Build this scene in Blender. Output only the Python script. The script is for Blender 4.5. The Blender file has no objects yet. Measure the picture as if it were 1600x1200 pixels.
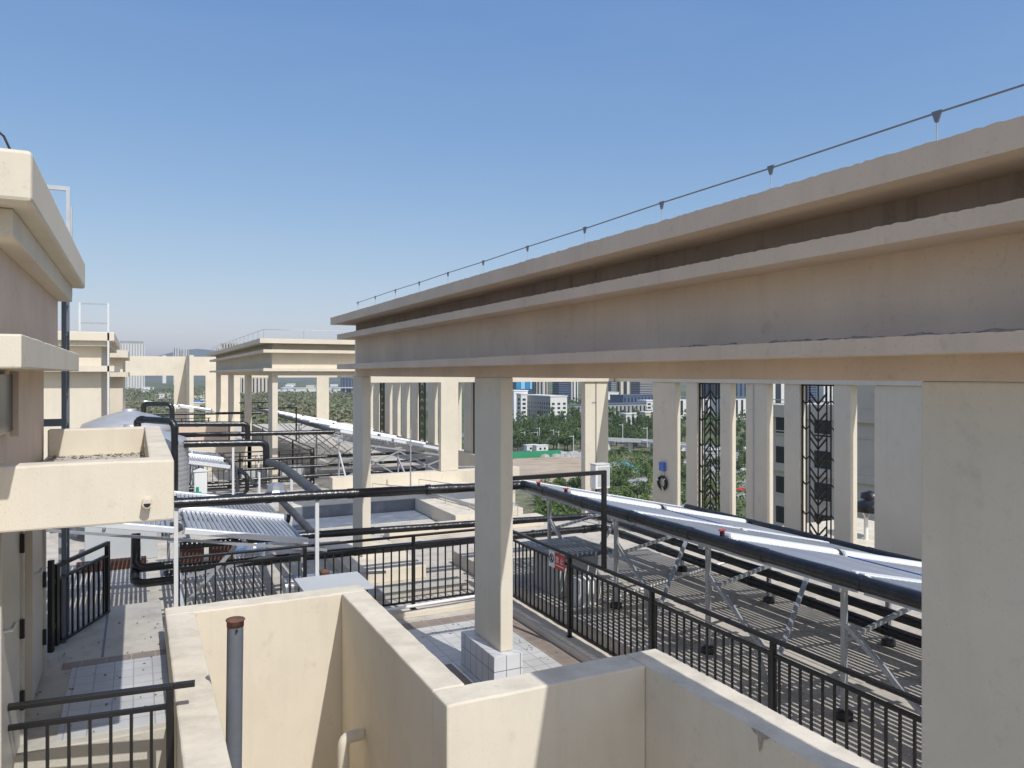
import bpy, math, random
from mathutils import Vector, Matrix
R = math.radians
random.seed(7)
scn = bpy.context.scene
col = scn.collection

# ------------------------------------------------------------------ camera, sky, sun, exposure
cam_d = bpy.data.cameras.new("camera"); cam = bpy.data.objects.new("camera", cam_d); col.objects.link(cam)
cam.location = (0, 0, 3.6)
cam.rotation_euler = (R(90), 0, R(-26))
cam_d.sensor_width = 36; cam_d.lens = 27.0            # 1200 px of focal length on 1600
cam_d.shift_y = -15 / 1600.0
cam_d.clip_start = 0.05; cam_d.clip_end = 60000
scn.camera = cam

SUN = Vector((0.21, -0.98, 1.17)).normalized()
w = bpy.data.worlds.new("World"); scn.world = w; w.use_nodes = True
nt = w.node_tree; nt.nodes.clear()
sky = nt.nodes.new("ShaderNodeTexSky"); sky.sky_type = 'NISHITA'; sky.sun_disc = False
sky.sun_elevation = math.asin(SUN.z); sky.sun_rotation = math.atan2(SUN.x, SUN.y)
sky.altitude = 1500; sky.air_density = 1.0; sky.dust_density = 1.2; sky.ozone_density = 2.2
bg = nt.nodes.new("ShaderNodeBackground"); bg.inputs[1].default_value = 0.12
wo = nt.nodes.new("ShaderNodeOutputWorld")
# soften the sky's contrast between zenith and horizon (dusty spring air), channel by channel
sx = nt.nodes.new("ShaderNodeSeparateColor"); cx = nt.nodes.new("ShaderNodeCombineColor"); nt.links.new(sky.outputs[0], sx.inputs[0])
for ch, (gm_, gain) in enumerate(((0.97, 1.17), (0.71, 0.925), (0.40, 0.88))):
    a_ = nt.nodes.new("ShaderNodeMath"); a_.operation = 'MULTIPLY'; a_.inputs[1].default_value = 0.12; nt.links.new(sx.outputs[ch], a_.inputs[0])
    p_ = nt.nodes.new("ShaderNodeMath"); p_.operation = 'POWER'; p_.inputs[1].default_value = gm_; nt.links.new(a_.outputs[0], p_.inputs[0])
    g_ = nt.nodes.new("ShaderNodeMath"); g_.operation = 'MULTIPLY'; g_.inputs[1].default_value = gain / 0.12; nt.links.new(p_.outputs[0], g_.inputs[0])
    nt.links.new(g_.outputs[0], cx.inputs[ch])
# broad warm glow added around the sun (behind the viewer) to brighten shaded surfaces
wt = nt.nodes.new("ShaderNodeTexCoord"); wd_ = nt.nodes.new("ShaderNodeVectorMath"); wd_.operation = 'DOT_PRODUCT'; wd_.inputs[1].default_value = SUN
nt.links.new(wt.outputs["Generated"], wd_.inputs[0])
wm = nt.nodes.new("ShaderNodeMath"); wm.operation = 'MAXIMUM'; wm.inputs[1].default_value = 0; nt.links.new(wd_.outputs["Value"], wm.inputs[0])
wp = nt.nodes.new("ShaderNodeMath"); wp.operation = 'POWER'; wp.inputs[1].default_value = 2.6; nt.links.new(wm.outputs[0], wp.inputs[0])
wv = nt.nodes.new("ShaderNodeVectorMath"); wv.operation = 'SCALE'; wv.inputs[0].default_value = (0.52 / 0.12, 0.41 / 0.12, 0.28 / 0.12); nt.links.new(wp.outputs[0], wv.inputs["Scale"])
wa = nt.nodes.new("ShaderNodeVectorMath"); wa.operation = 'ADD'; nt.links.new(cx.outputs[0], wa.inputs[0]); nt.links.new(wv.outputs[0], wa.inputs[1])
wn = nt.nodes.new("ShaderNodeTexNoise"); wn.inputs["Scale"].default_value = 2.2; wn.inputs["Detail"].default_value = 7; wn.inputs["Roughness"].default_value = 0.6
wmap = nt.nodes.new("ShaderNodeMapping"); wmap.inputs["Scale"].default_value = (1, 1, 5); nt.links.new(wt.outputs["Generated"], wmap.inputs[0]); nt.links.new(wmap.outputs[0], wn.inputs["Vector"])
wr = nt.nodes.new("ShaderNodeMapRange"); wr.inputs["From Min"].default_value = 0.48; wr.inputs["From Max"].default_value = 0.75; wr.inputs["To Min"].default_value = 0.0; wr.inputs["To Max"].default_value = 0.045; nt.links.new(wn.outputs["Fac"], wr.inputs["Value"])
wx = nt.nodes.new("ShaderNodeMix"); wx.data_type = 'RGBA'; nt.links.new(wr.outputs[0], wx.inputs["Factor"]); nt.links.new(wa.outputs[0], wx.inputs["A"]); wx.inputs["B"].default_value = (0.60 / 0.12, 0.66 / 0.12, 0.74 / 0.12, 1)
nt.links.new(wx.outputs["Result"], bg.inputs[0]); nt.links.new(bg.outputs[0], wo.inputs[0])

sd = bpy.data.lights.new("sun", 'SUN'); sd.energy = 3.85; sd.angle = R(0.53); sd.color = (1.0, 0.993, 0.975)
so = bpy.data.objects.new("sun", sd); col.objects.link(so)
so.rotation_euler = (-SUN).to_track_quat('-Z', 'Y').to_euler()
so.location = (0, 0, 60)
scn.view_settings.view_transform = 'Standard'; scn.view_settings.look = 'None'
scn.view_settings.exposure = 0.0; scn.view_settings.gamma = 1.0
scn.render.engine = 'CYCLES'
scn.cycles.max_bounces = 7; scn.cycles.diffuse_bounces = 4; scn.cycles.volume_bounces = 0
scn.cycles.transparent_max_bounces = 12

# ------------------------------------------------------------------ materials
def mat(name, base, rough=0.8, metal=0.0, var=0.12, vscale=1.2, bump=0.0, bscale=60, dark=None, dscale=0.5, dthr=(0.62, 0.75), stretch=(1, 1, 1), spec=0.35, streak=0.0, speck=0.0, top=0.0, objvar=0.0, crack=0.0):
    m = bpy.data.materials.new(name); m.use_nodes = True
    t = m.node_tree; n = t.nodes; L = t.links
    p = n["Principled BSDF"]; p.inputs["Roughness"].default_value = rough; p.inputs["Metallic"].default_value = metal
    p.inputs["Specular IOR Level"].default_value = spec
    tc = n.new("ShaderNodeTexCoord"); mp = n.new("ShaderNodeMapping"); L.new(tc.outputs["Object"], mp.inputs[0]); mp.inputs["Scale"].default_value = stretch
    n1 = n.new("ShaderNodeTexNoise"); n1.inputs["Scale"].default_value = vscale; n1.inputs["Detail"].default_value = 6; n1.inputs["Roughness"].default_value = 0.62
    L.new(mp.outputs[0], n1.inputs["Vector"])
    r1 = n.new("ShaderNodeMapRange"); r1.inputs["From Min"].default_value = 0.3; r1.inputs["From Max"].default_value = 0.7
    r1.inputs["To Min"].default_value = 1 - var; r1.inputs["To Max"].default_value = 1 + var * 0.6
    L.new(n1.outputs["Fac"], r1.inputs["Value"])
    mx = n.new("ShaderNodeVectorMath"); mx.operation = 'SCALE'; mx.inputs[0].default_value = base
    L.new(r1.outputs[0], mx.inputs["Scale"])
    out = mx.outputs[0]
    if dark:
        n2 = n.new("ShaderNodeTexNoise"); n2.inputs["Scale"].default_value = dscale; n2.inputs["Detail"].default_value = 8; n2.inputs["Roughness"].default_value = 0.7
        L.new(mp.outputs[0], n2.inputs["Vector"])
        r2 = n.new("ShaderNodeMapRange"); r2.inputs["From Min"].default_value = dthr[0]; r2.inputs["From Max"].default_value = dthr[1]
        L.new(n2.outputs["Fac"], r2.inputs["Value"])
        mm = n.new("ShaderNodeMix"); mm.data_type = 'RGBA'; L.new(r2.outputs[0], mm.inputs["Factor"]); L.new(out, mm.inputs["A"]); mm.inputs["B"].default_value = (*dark, 1)
        out = mm.outputs["Result"]
    def fac(scl, scale, det, lo, hi, amt, src=None):
        m2 = n.new("ShaderNodeMapping"); L.new(tc.outputs["Object"], m2.inputs[0]); m2.inputs["Scale"].default_value = scl
        q = n.new("ShaderNodeTexNoise"); q.inputs["Scale"].default_value = scale; q.inputs["Detail"].default_value = det; q.inputs["Roughness"].default_value = 0.65; L.new(m2.outputs[0], q.inputs["Vector"])
        g = n.new("ShaderNodeMapRange"); g.inputs["From Min"].default_value = lo; g.inputs["From Max"].default_value = hi; g.inputs["To Min"].default_value = 0.0; g.inputs["To Max"].default_value = amt
        L.new(q.outputs["Fac"], g.inputs["Value"]); return g.outputs[0]
    def darken(c, f):
        a = n.new("ShaderNodeMath"); a.operation = 'SUBTRACT'; a.inputs[0].default_value = 1.0; L.new(f, a.inputs[1])
        v = n.new("ShaderNodeVectorMath"); v.operation = 'SCALE'; L.new(c, v.inputs[0]); L.new(a.outputs[0], v.inputs["Scale"]); return v.outputs[0]
    if streak: out = darken(out, fac((5, 5, 0.35), 1.6, 6, 0.52, 0.78, streak))
    if speck:
        out = darken(out, fac((1, 1, 1), 55, 3, 0.62, 0.72, speck)); out = darken(out, fac((1, 1, 1), 9, 8, 0.60, 0.70, speck * 0.55))
    if crack:
        vo = n.new("ShaderNodeTexVoronoi"); vo.feature = 'DISTANCE_TO_EDGE'; vo.inputs["Scale"].default_value = 0.75
        vw = n.new("ShaderNodeTexNoise"); vw.inputs["Scale"].default_value = 4; vw.inputs["Detail"].default_value = 5; L.new(tc.outputs["Object"], vw.inputs["Vector"])
        vs_ = n.new("ShaderNodeVectorMath"); vs_.operation = 'SCALE'; vs_.inputs["Scale"].default_value = 0.35; L.new(vw.outputs["Color"], vs_.inputs[0])
        va = n.new("ShaderNodeVectorMath"); va.operation = 'ADD'; L.new(tc.outputs["Object"], va.inputs[0]); L.new(vs_.outputs[0], va.inputs[1]); L.new(va.outputs[0], vo.inputs["Vector"])
        ck = n.new("ShaderNodeMapRange"); ck.inputs["From Min"].default_value = 0.0; ck.inputs["From Max"].default_value = 0.0045; ck.inputs["To Min"].default_value = 1.0; ck.inputs["To Max"].default_value = 0.0; L.new(vo.outputs["Distance"], ck.inputs["Value"])
        cm = n.new("ShaderNodeMath"); cm.operation = 'MULTIPLY'; L.new(ck.outputs[0], cm.inputs[0]); L.new(fac((1, 1, 1), 0.8, 3, 0.50, 0.58, crack), cm.inputs[1]); out = darken(out, cm.outputs[0])
    if top:
        ge = n.new("ShaderNodeNewGeometry"); sp_ = n.new("ShaderNodeSeparateXYZ"); L.new(ge.outputs["Normal"], sp_.inputs[0])
        mu = n.new("ShaderNodeMath"); mu.operation = 'MULTIPLY'; L.new(sp_.outputs[2], mu.inputs[0]); L.new(fac((1, 1, 1), 3.2, 8, 0.44, 0.70, top), mu.inputs[1])
        mc = n.new("ShaderNodeMath"); mc.operation = 'MAXIMUM'; L.new(mu.outputs[0], mc.inputs[0]); mc.inputs[1].default_value = 0; out = darken(out, mc.outputs[0])
    if objvar:
        oi = n.new("ShaderNodeObjectInfo"); ov = n.new("ShaderNodeMath"); ov.operation = 'MULTIPLY'; L.new(oi.outputs["Random"], ov.inputs[0]); ov.inputs[1].default_value = objvar; out = darken(out, ov.outputs[0])
    L.new(out, p.inputs["Base Color"])
    if bump:
        n3 = n.new("ShaderNodeTexNoise"); n3.inputs["Scale"].default_value = bscale; n3.inputs["Detail"].default_value = 4
        L.new(tc.outputs["Object"], n3.inputs["Vector"])
        b = n.new("ShaderNodeBump"); b.inputs["Strength"].default_value = bump; b.inputs["Distance"].default_value = 0.01
        L.new(n3.outputs["Fac"], b.inputs["Height"]); L.new(b.outputs[0], p.inputs["Normal"])
    return m

def brickmat(name, c1, c2, mortar, bw, bh, ms=0.006, off=0.0, rough=0.5, rot=0.0, shift=(0, 0, 0), plane='XY', bump=0.3, dirt=0.12):
    m = bpy.data.materials.new(name); m.use_nodes = True
    t = m.node_tree; n = t.nodes; L = t.links; p = n["Principled BSDF"]; p.inputs["Roughness"].default_value = rough
    tc = n.new("ShaderNodeTexCoord"); mp = n.new("ShaderNodeMapping"); L.new(tc.outputs["Object"], mp.inputs[0])
    mp.inputs["Location"].default_value = shift
    vec = mp.outputs[0]
    if plane == 'WALL':      # horizontal run = x+y, vertical = z
        s = n.new("ShaderNodeSeparateXYZ"); L.new(vec, s.inputs[0]); a = n.new("ShaderNodeMath"); L.new(s.outputs[0], a.inputs[0]); L.new(s.outputs[1], a.inputs[1])
        c = n.new("ShaderNodeCombineXYZ"); L.new(a.outputs[0], c.inputs[0]); L.new(s.outputs[2], c.inputs[1]); vec = c.outputs[0]
    b = n.new("ShaderNodeTexBrick"); L.new(vec, b.inputs["Vector"]); b.offset = off; b.squash = 1
    b.inputs["Color1"].default_value = (*c1, 1); b.inputs["Color2"].default_value = (*c2, 1); b.inputs["Mortar"].default_value = (*mortar, 1)
    b.inputs["Scale"].default_value = 1; b.inputs["Brick Width"].default_value = bw; b.inputs["Row Height"].default_value = bh; b.inputs["Mortar Size"].default_value = ms; b.inputs["Mortar Smooth"].default_value = 0.1
    n1 = n.new("ShaderNodeTexNoise"); n1.inputs["Scale"].default_value = 2.2; n1.inputs["Detail"].default_value = 7; L.new(tc.outputs["Object"], n1.inputs["Vector"])
    r1 = n.new("ShaderNodeMapRange"); r1.inputs["From Min"].default_value = 0.3; r1.inputs["From Max"].default_value = 0.7; r1.inputs["To Min"].default_value = 1 - dirt; r1.inputs["To Max"].default_value = 1.06
    L.new(n1.outputs["Fac"], r1.inputs["Value"])
    mx = n.new("ShaderNodeVectorMath"); mx.operation = 'SCALE'; L.new(b.outputs["Color"], mx.inputs[0]); L.new(r1.outputs[0], mx.inputs["Scale"])
    L.new(mx.outputs[0], p.inputs["Base Color"])
    bp = n.new("ShaderNodeBump"); bp.inputs["Strength"].default_value = bump; bp.inputs["Distance"].default_value = 0.004; bp.invert = True
    L.new(b.outputs["Fac"], bp.inputs["Height"]); L.new(bp.outputs[0], p.inputs["Normal"])
    return m

M = {}
M['stucco'] = mat('stucco', (0.695, 0.622, 0.50), 0.88, crack=0.08, streak=0.06, speck=0.14, top=0.22, var=0.07, vscale=1.1, bump=0.16, bscale=130, dark=(0.52, 0.455, 0.37), dscale=2.6, dthr=(0.60, 0.80), spec=0.2)
M['stucco_old'] = mat('stucco_old', (0.68, 0.54, 0.42), 0.88, crack=0.14, streak=0.08, speck=0.22, var=0.10, vscale=1.3, bump=0.12, bscale=110, dark=(0.27, 0.23, 0.19), dscale=3.6, dthr=(0.70, 0.82), spec=0.2)
M['coping'] = mat('coping', (0.64, 0.575, 0.475), 0.9, var=0.08, vscale=2.0, bump=0.4, bscale=50, dark=(0.50, 0.43, 0.34), dscale=3.0, dthr=(0.58, 0.8), spec=0.2)
M['stain'] = mat('stain', (0.26, 0.245, 0.235), 0.9, var=0.5, vscale=6, dark=(0.45, 0.38, 0.31), dscale=4, dthr=(0.45, 0.6))
M['concrete'] = mat('concrete', (0.50, 0.465, 0.395), 0.92, speck=0.2, top=0.3, var=0.16, vscale=0.8, bump=0.3, bscale=40, dark=(0.30, 0.27, 0.22), dscale=1.3, dthr=(0.55, 0.75), spec=0.2)
M['deckconcrete'] = mat('deckconcrete', (0.55, 0.50, 0.43), 0.92, speck=0.25, top=0.28, var=0.14, vscale=0.6, bump=0.2, bscale=30, dark=(0.36, 0.33, 0.28), dscale=0.9, dthr=(0.55, 0.8), spec=0.2)
M['slate'] = mat('slate', (0.17, 0.19, 0.225), 0.7, var=0.2, vscale=1.5, bump=0.2, bscale=20, dark=(0.27, 0.28, 0.30), dscale=2, dthr=(0.5, 0.7))
M['tile'] = brickmat('tile', (0.60, 0.585, 0.55), (0.55, 0.54, 0.51), (0.36, 0.34, 0.31), 0.2, 0.2, 0.006, rough=0.35, shift=(0.05, 0.02, 0))
M['tile_small'] = brickmat('tile_small', (0.56, 0.55, 0.53), (0.51, 0.50, 0.48), (0.36, 0.34, 0.31), 0.15, 0.18, 0.005, rough=0.4, shift=(0.03, 0.02, 0), dirt=0.2)
M['border_tile'] = brickmat('border_tile', (0.27, 0.215, 0.175), (0.31, 0.24, 0.19), (0.36, 0.32, 0.27), 0.2, 0.2, 0.006, rough=0.6, shift=(0.05, 0.02, 0), dirt=0.25)
M['pedestal_tile'] = brickmat('pedestal_tile', (0.60, 0.60, 0.60), (0.56, 0.56, 0.565), (0.18, 0.175, 0.17), 0.175, 0.225, 0.005, rough=0.3, plane='WALL', shift=(0.02, 0, -0.025), dirt=0.08)
M['black_paint'] = mat('black_paint', (0.012, 0.011, 0.011), 0.38, var=0.3, vscale=5, bump=0.1, bscale=120, spec=0.5)
M['black_wrap'] = mat('black_wrap', (0.014, 0.014, 0.016), 0.30, var=0.5, vscale=7, bump=0.9, bscale=14, spec=0.6)
M['grey_wrap'] = mat('grey_wrap', (0.075, 0.075, 0.08), 0.55, var=0.3, vscale=4, bump=0.8, bscale=12)
M['galv'] = mat('galv', (0.50, 0.515, 0.53), 0.42, metal=0.55, var=0.12, vscale=9, spec=0.5)
M['alu'] = mat('alu', (0.74, 0.76, 0.78), 0.28, metal=0.85, var=0.1, vscale=6, bump=0.3, bscale=8)
M['whitepipe'] = mat('whitepipe', (0.66, 0.66, 0.65), 0.5, var=0.08)
M['manifold'] = mat('manifold', (0.80, 0.81, 0.82), 0.38, metal=0.25, var=0.04, spec=0.5)
M['tube'] = mat('tube', (0.47, 0.485, 0.51), 0.26, objvar=0.22, metal=0.4, var=0.08, vscale=3, spec=0.8)
M['steeltank'] = mat('steeltank', (0.50, 0.50, 0.50), 0.42, metal=0.45, streak=0.15, var=0.08, vscale=2, spec=0.5)
M['bluegrey'] = mat('bluegrey', (0.16, 0.185, 0.22), 0.5, metal=0.2, var=0.12, vscale=3)
M['pipe_grey'] = mat('pipe_grey', (0.125, 0.135, 0.155), 0.55, var=0.1, vscale=4, bump=0.1)
M['rust'] = mat('rust', (0.17, 0.085, 0.06), 0.85, var=0.35, vscale=14, bump=0.5, bscale=50)
M['board'] = mat('board', (0.50, 0.515, 0.51), 0.5, var=0.06, vscale=1.5)
M['door'] = mat('door', (0.50, 0.47, 0.41), 0.4, var=0.08, vscale=2, dark=(0.62, 0.60, 0.56), dscale=3, dthr=(0.6, 0.7))
M['red'] = mat('red', (0.55, 0.05, 0.045), 0.5, var=0.05)
M['white'] = mat('white', (0.78, 0.78, 0.76), 0.5, var=0.04)
M['blackink'] = mat('blackink', (0.02, 0.02, 0.02), 0.6, var=0)
M['green'] = mat('green', (0.02, 0.30, 0.20), 0.45, var=0.1)
M['blue'] = mat('blue', (0.10, 0.19, 0.55), 0.45, var=0.08)
M['iron'] = mat('iron', (0.022, 0.018, 0.016), 0.5, var=0.2)
M['brick'] = brickmat('brick', (0.16, 0.06, 0.04), (0.12, 0.048, 0.035), (0.12, 0.08, 0.06), 0.24, 0.07, 0.012, off=0.5, rough=0.8, plane='WALL')
M['duskglass'] = mat('duskglass', (0.025, 0.03, 0.035), 0.25, var=0.2, spec=0.6)
M['bwhite'] = mat('bwhite', (0.66, 0.65, 0.62), 0.8, var=0.05, vscale=0.1)
M['bcream'] = mat('bcream', (0.58, 0.52, 0.42), 0.8, var=0.05, vscale=0.1)
M['bgrey'] = mat('bgrey', (0.34, 0.335, 0.33), 0.8, var=0.06, vscale=0.1)
M['bbrown'] = mat('bbrown', (0.40, 0.22, 0.12), 0.8, var=0.1, vscale=0.1)
M['bblue'] = mat('bblue', (0.085, 0.12, 0.20), 0.35, var=0.12, vscale=0.1, spec=0.6)
M['roofblue'] = mat('roofblue', (0.10, 0.125, 0.18), 0.6, var=0.3, vscale=0.2)
M['sheetblue'] = mat('sheetblue', (0.05, 0.22, 0.62), 0.5, var=0.1, vscale=0.1)
M['adblue'] = mat('adblue', (0.03, 0.24, 0.48), 0.4, var=0.1, vscale=0.2)
M['adpale'] = mat('adpale', (0.25, 0.55, 0.78), 0.4, var=0.06, vscale=0.2)
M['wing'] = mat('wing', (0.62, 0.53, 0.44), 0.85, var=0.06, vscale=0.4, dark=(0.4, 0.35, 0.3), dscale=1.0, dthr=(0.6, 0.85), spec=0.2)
M['asphalt'] = mat('asphalt', (0.20, 0.20, 0.195), 0.9, var=0.1, vscale=0.1)
M['paving'] = mat('paving', (0.36, 0.35, 0.33), 0.9, var=0.12, vscale=0.08)
M['dirt'] = mat('dirt', (0.46, 0.36, 0.26), 0.95, var=0.22, vscale=0.05, dark=(0.22, 0.19, 0.13), dscale=0.03, dthr=(0.55, 0.65), stretch=(1, 2.5, 1))
M['court'] = mat('court', (0.10, 0.34, 0.42), 0.8, var=0.08, vscale=0.1)
M['bark'] = mat('bark', (0.10, 0.08, 0.06), 0.9, var=0.2, vscale=3)
M['hill'] = mat('hill', (0.10, 0.115, 0.09), 0.95, var=0.3, vscale=0.002)

def leafmat(name, c1, c2, scale=0.25, patch_=None):
    m = bpy.data.materials.new(name); m.use_nodes = True; t = m.node_tree; n = t.nodes; L = t.links; p = n["Principled BSDF"]
    p.inputs["Roughness"].default_value = 0.75; p.inputs["Specular IOR Level"].default_value = 0.2
    g = n.new("ShaderNodeNewGeometry"); cr = n.new("ShaderNodeMix"); cr.data_type = 'RGBA'
    cr.inputs["A"].default_value = (*c1, 1); cr.inputs["B"].default_value = (*c2, 1)
    oi = n.new("ShaderNodeObjectInfo"); a = n.new("ShaderNodeMath"); a.operation = 'ADD'; h = n.new("ShaderNodeMath"); h.operation = 'MULTIPLY'; h.inputs[1].default_value = 0.5
    L.new(g.outputs["Random Per Island"], a.inputs[0]); L.new(oi.outputs["Random"], a.inputs[1]); L.new(a.outputs[0], h.inputs[0]); L.new(h.outputs[0], cr.inputs["Factor"])
    out = cr.outputs["Result"]
    if patch_:
        tc = n.new("ShaderNodeTexCoord"); q = n.new("ShaderNodeTexNoise"); q.inputs["Scale"].default_value = 0.018; q.inputs["Detail"].default_value = 5; L.new(tc.outputs["Object"], q.inputs["Vector"])
        g2 = n.new("ShaderNodeMapRange"); g2.inputs["From Min"].default_value = 0.42; g2.inputs["From Max"].default_value = 0.62; L.new(q.outputs["Fac"], g2.inputs["Value"])
        m2 = n.new("ShaderNodeMix"); m2.data_type = 'RGBA'; L.new(g2.outputs[0], m2.inputs["Factor"]); L.new(out, m2.inputs["A"]); m2.inputs["B"].default_value = (*patch_, 1); out = m2.outputs["Result"]
    L.new(out, p.inputs["Base Color"])
    return m
M['leaf_dark'] = leafmat('leaf_dark', (0.05, 0.09, 0.034), (0.13, 0.18, 0.065))
M['leaf_mid'] = leafmat('leaf_mid', (0.06, 0.11, 0.028), (0.15, 0.20, 0.06))
M['leaf_light'] = leafmat('leaf_light', (0.10, 0.155, 0.035), (0.20, 0.25, 0.08))
M['leaf_wood'] = leafmat('leaf_wood', (0.075, 0.110, 0.045), (0.20, 0.225, 0.11), patch_=(0.21, 0.19, 0.115))

def groundmat():
    m = bpy.data.materials.new('ground'); m.use_nodes = True; t = m.node_tree; n = t.nodes; L = t.links; p = n["Principled BSDF"]
    p.inputs["Roughness"].default_value = 0.95; p.inputs["Specular IOR Level"].default_value = 0.1
    tc = n.new("ShaderNodeTexCoord")
    a = n.new("ShaderNodeTexNoise"); a.inputs["Scale"].default_value = 0.012; a.inputs["Detail"].default_value = 9; a.inputs["Roughness"].default_value = 0.65; L.new(tc.outputs["Object"], a.inputs["Vector"])
    b = n.new("ShaderNodeTexNoise"); b.inputs["Scale"].default_value = 0.25; b.inputs["Detail"].default_value = 6; L.new(tc.outputs["Object"], b.inputs["Vector"])
    cr = n.new("ShaderNodeValToRGB"); L.new(a.outputs["Fac"], cr.inputs[0])
    e = cr.color_ramp.elements; e[0].position = 0.36; e[0].color = (0.055, 0.085, 0.032, 1); e[1].position = 0.66; e[1].color = (0.26, 0.225, 0.165, 1)
    x = e.new(0.5); x.color = (0.115, 0.135, 0.065, 1)
    r = n.new("ShaderNodeMapRange"); r.inputs["From Min"].default_value = 0.3; r.inputs["From Max"].default_value = 0.7; r.inputs["To Min"].default_value = 0.65; r.inputs["To Max"].default_value = 1.3; L.new(b.outputs["Fac"], r.inputs["Value"])
    mx = n.new("ShaderNodeVectorMath"); mx.operation = 'SCALE'; L.new(cr.outputs[0], mx.inputs[0]); L.new(r.outputs[0], mx.inputs["Scale"]); L.new(mx.outputs[0], p.inputs["Base Color"])
    return m
M['ground'] = groundmat()

# ------------------------------------------------------------------ mesh helpers
class MB:
    def __init__(s): s.v = []; s.f = []; s.sm = []
    def add(s, vs, fs, smooth=False):
        o = len(s.v); s.v += [tuple(p) for p in vs]; s.f += [tuple(o + i for i in f) for f in fs]; s.sm += [smooth] * len(fs); return s
    def box(s, x0, x1, y0, y1, z0, z1):
        return s.add([(x0, y0, z0), (x1, y0, z0), (x1, y1, z0), (x0, y1, z0), (x0, y0, z1), (x1, y0, z1), (x1, y1, z1), (x0, y1, z1)],
                     [(0, 3, 2, 1), (4, 5, 6, 7), (0, 1, 5, 4), (1, 2, 6, 5), (2, 3, 7, 6), (3, 0, 4, 7)])
    def rough(s, axis, a0, a1, p0, p1, z0, z1, step=0.12, j=0.005, topj=None):
        """a long bar along axis 'x' or 'y' with hand-finished, slightly wavy arrises"""
        n = max(2, int(abs(a1 - a0) / step)); rings = []; topj = j if topj is None else topj
        for i in range(n + 1):
            a = a0 + (a1 - a0) * i / n
            jb = j * 0.35
            def q(p, z, jz): 
                pj = p + random.uniform(-j, j) * 0.5; zj = z + random.uniform(-jz, jz)
                return (a, pj, zj) if axis == 'x' else (pj, a, zj)
            rings.append([q(p0, z0, jb), q(p1, z0, jb), q(p1, z1, topj), q(p0, z1, topj)])
        vs = [p for r in rings for p in r]; fs = []
        for i in range(n):
            for k in range(4):
                b = i * 4 + k; c = i * 4 + (k + 1) % 4
                f = (b, c, c + 4, b + 4) if axis == 'x' else (b, b + 4, c + 4, c)
                fs.append(f)
        e = n * 4
        fs += [(0, 3, 2, 1), (e, e + 1, e + 2, e + 3)] if axis == 'x' else [(0, 1, 2, 3), (e + 3, e + 2, e + 1, e)]
        return s.add(vs, fs)
    def bar(s, p, q, w, h=None, up=(0, 0, 1)):
        h = h or w; p = Vector(p); q = Vector(q); d = (q - p).normalized(); u = Vector(up)
        if abs(d.dot(u)) > 0.97: u = Vector((1, 0, 0))
        a = d.cross(u).normalized() * w / 2; b = a.cross(d).normalized() * h / 2
        vs = [p - a - b, p + a - b, p + a + b, p - a + b, q - a - b, q + a - b, q + a + b, q - a + b]
        return s.add(vs, [(0, 1, 2, 3), (7, 6, 5, 4), (0, 4, 5, 1), (1, 5, 6, 2), (2, 6, 7, 3), (3, 7, 4, 0)])
    def tube(s, pts, r, n=10, cap=True, wob=0.0, rs=None):
        pts = [Vector(p) for p in pts]; rings = []
        ref = None
        for i, p in enumerate(pts):
            d = ((pts[min(i + 1, len(pts) - 1)] - p).normalized() + (p - pts[max(i - 1, 0)]).normalized()).normalized()
            if ref is None:
                u = Vector((0, 0, 1)) if abs(d.z) < 0.9 else Vector((1, 0, 0)); ref = (u - d * u.dot(d)).normalized()
            else: ref = (ref - d * ref.dot(d)).normalized()
            b = d.cross(ref); rr = (rs[i] if rs else r) * (1 + random.uniform(-wob, wob))
            rings.append([p + (ref * math.cos(2 * math.pi * k / n) + b * math.sin(2 * math.pi * k / n)) * rr for k in range(n)])
        vs = [p for g in rings for p in g]; fs = []
        for i in range(len(pts) - 1):
            for k in range(n): fs.append((i * n + k, i * n + (k + 1) % n, (i + 1) * n + (k + 1) % n, (i + 1) * n + k))
        s.add(vs, fs, True)
        if cap: s.add(rings[0], [tuple(range(n))[::-1]]); s.add(rings[-1], [tuple(range(n))])
        return s
    def lathe(s, c, prof, n=32, smooth=True):
        vs = []; fs = []
        for r, z in prof:
            for k in range(n): a = 2 * math.pi * k / n; vs.append((c[0] + r * math.cos(a), c[1] + r * math.sin(a), c[2] + z))
        for i in range(len(prof) - 1):
            for k in range(n): fs.append((i * n + k, i * n + (k + 1) % n, (i + 1) * n + (k + 1) % n, (i + 1) * n + k))
        return s.add(vs, fs, smooth)
    def torus(s, c, R_, r, nrm='x', n=24, k=8):
        pts = []
        for i in range(n + 1):
            a = 2 * math.pi * i / n; ca, sa = math.cos(a) * R_, math.sin(a) * R_
            pts.append((c[0], c[1] + ca, c[2] + sa) if nrm == 'x' else (c[0] + ca, c[1], c[2] + sa))
        return s.tube(pts, r, k, False)
    def build(s, name, m, parent=None, bevel=0.0, label=None):
        me = bpy.data.meshes.new(name); me.from_pydata(s.v, [], s.f); me.materials.append(M[m] if isinstance(m, str) else m)
        me.polygons.foreach_set("use_smooth", s.sm); me.validate(); me.update()
        o = bpy.data.objects.new(name, me); col.objects.link(o)
        if parent is not None: o.parent = parent
        if bevel:
            b = o.modifiers.new("edge", 'BEVEL'); b.width = bevel; b.segments = 2; b.limit_method = 'ANGLE'; b.angle_limit = R(40)
        if label: o['label'] = label
        return o

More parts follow.
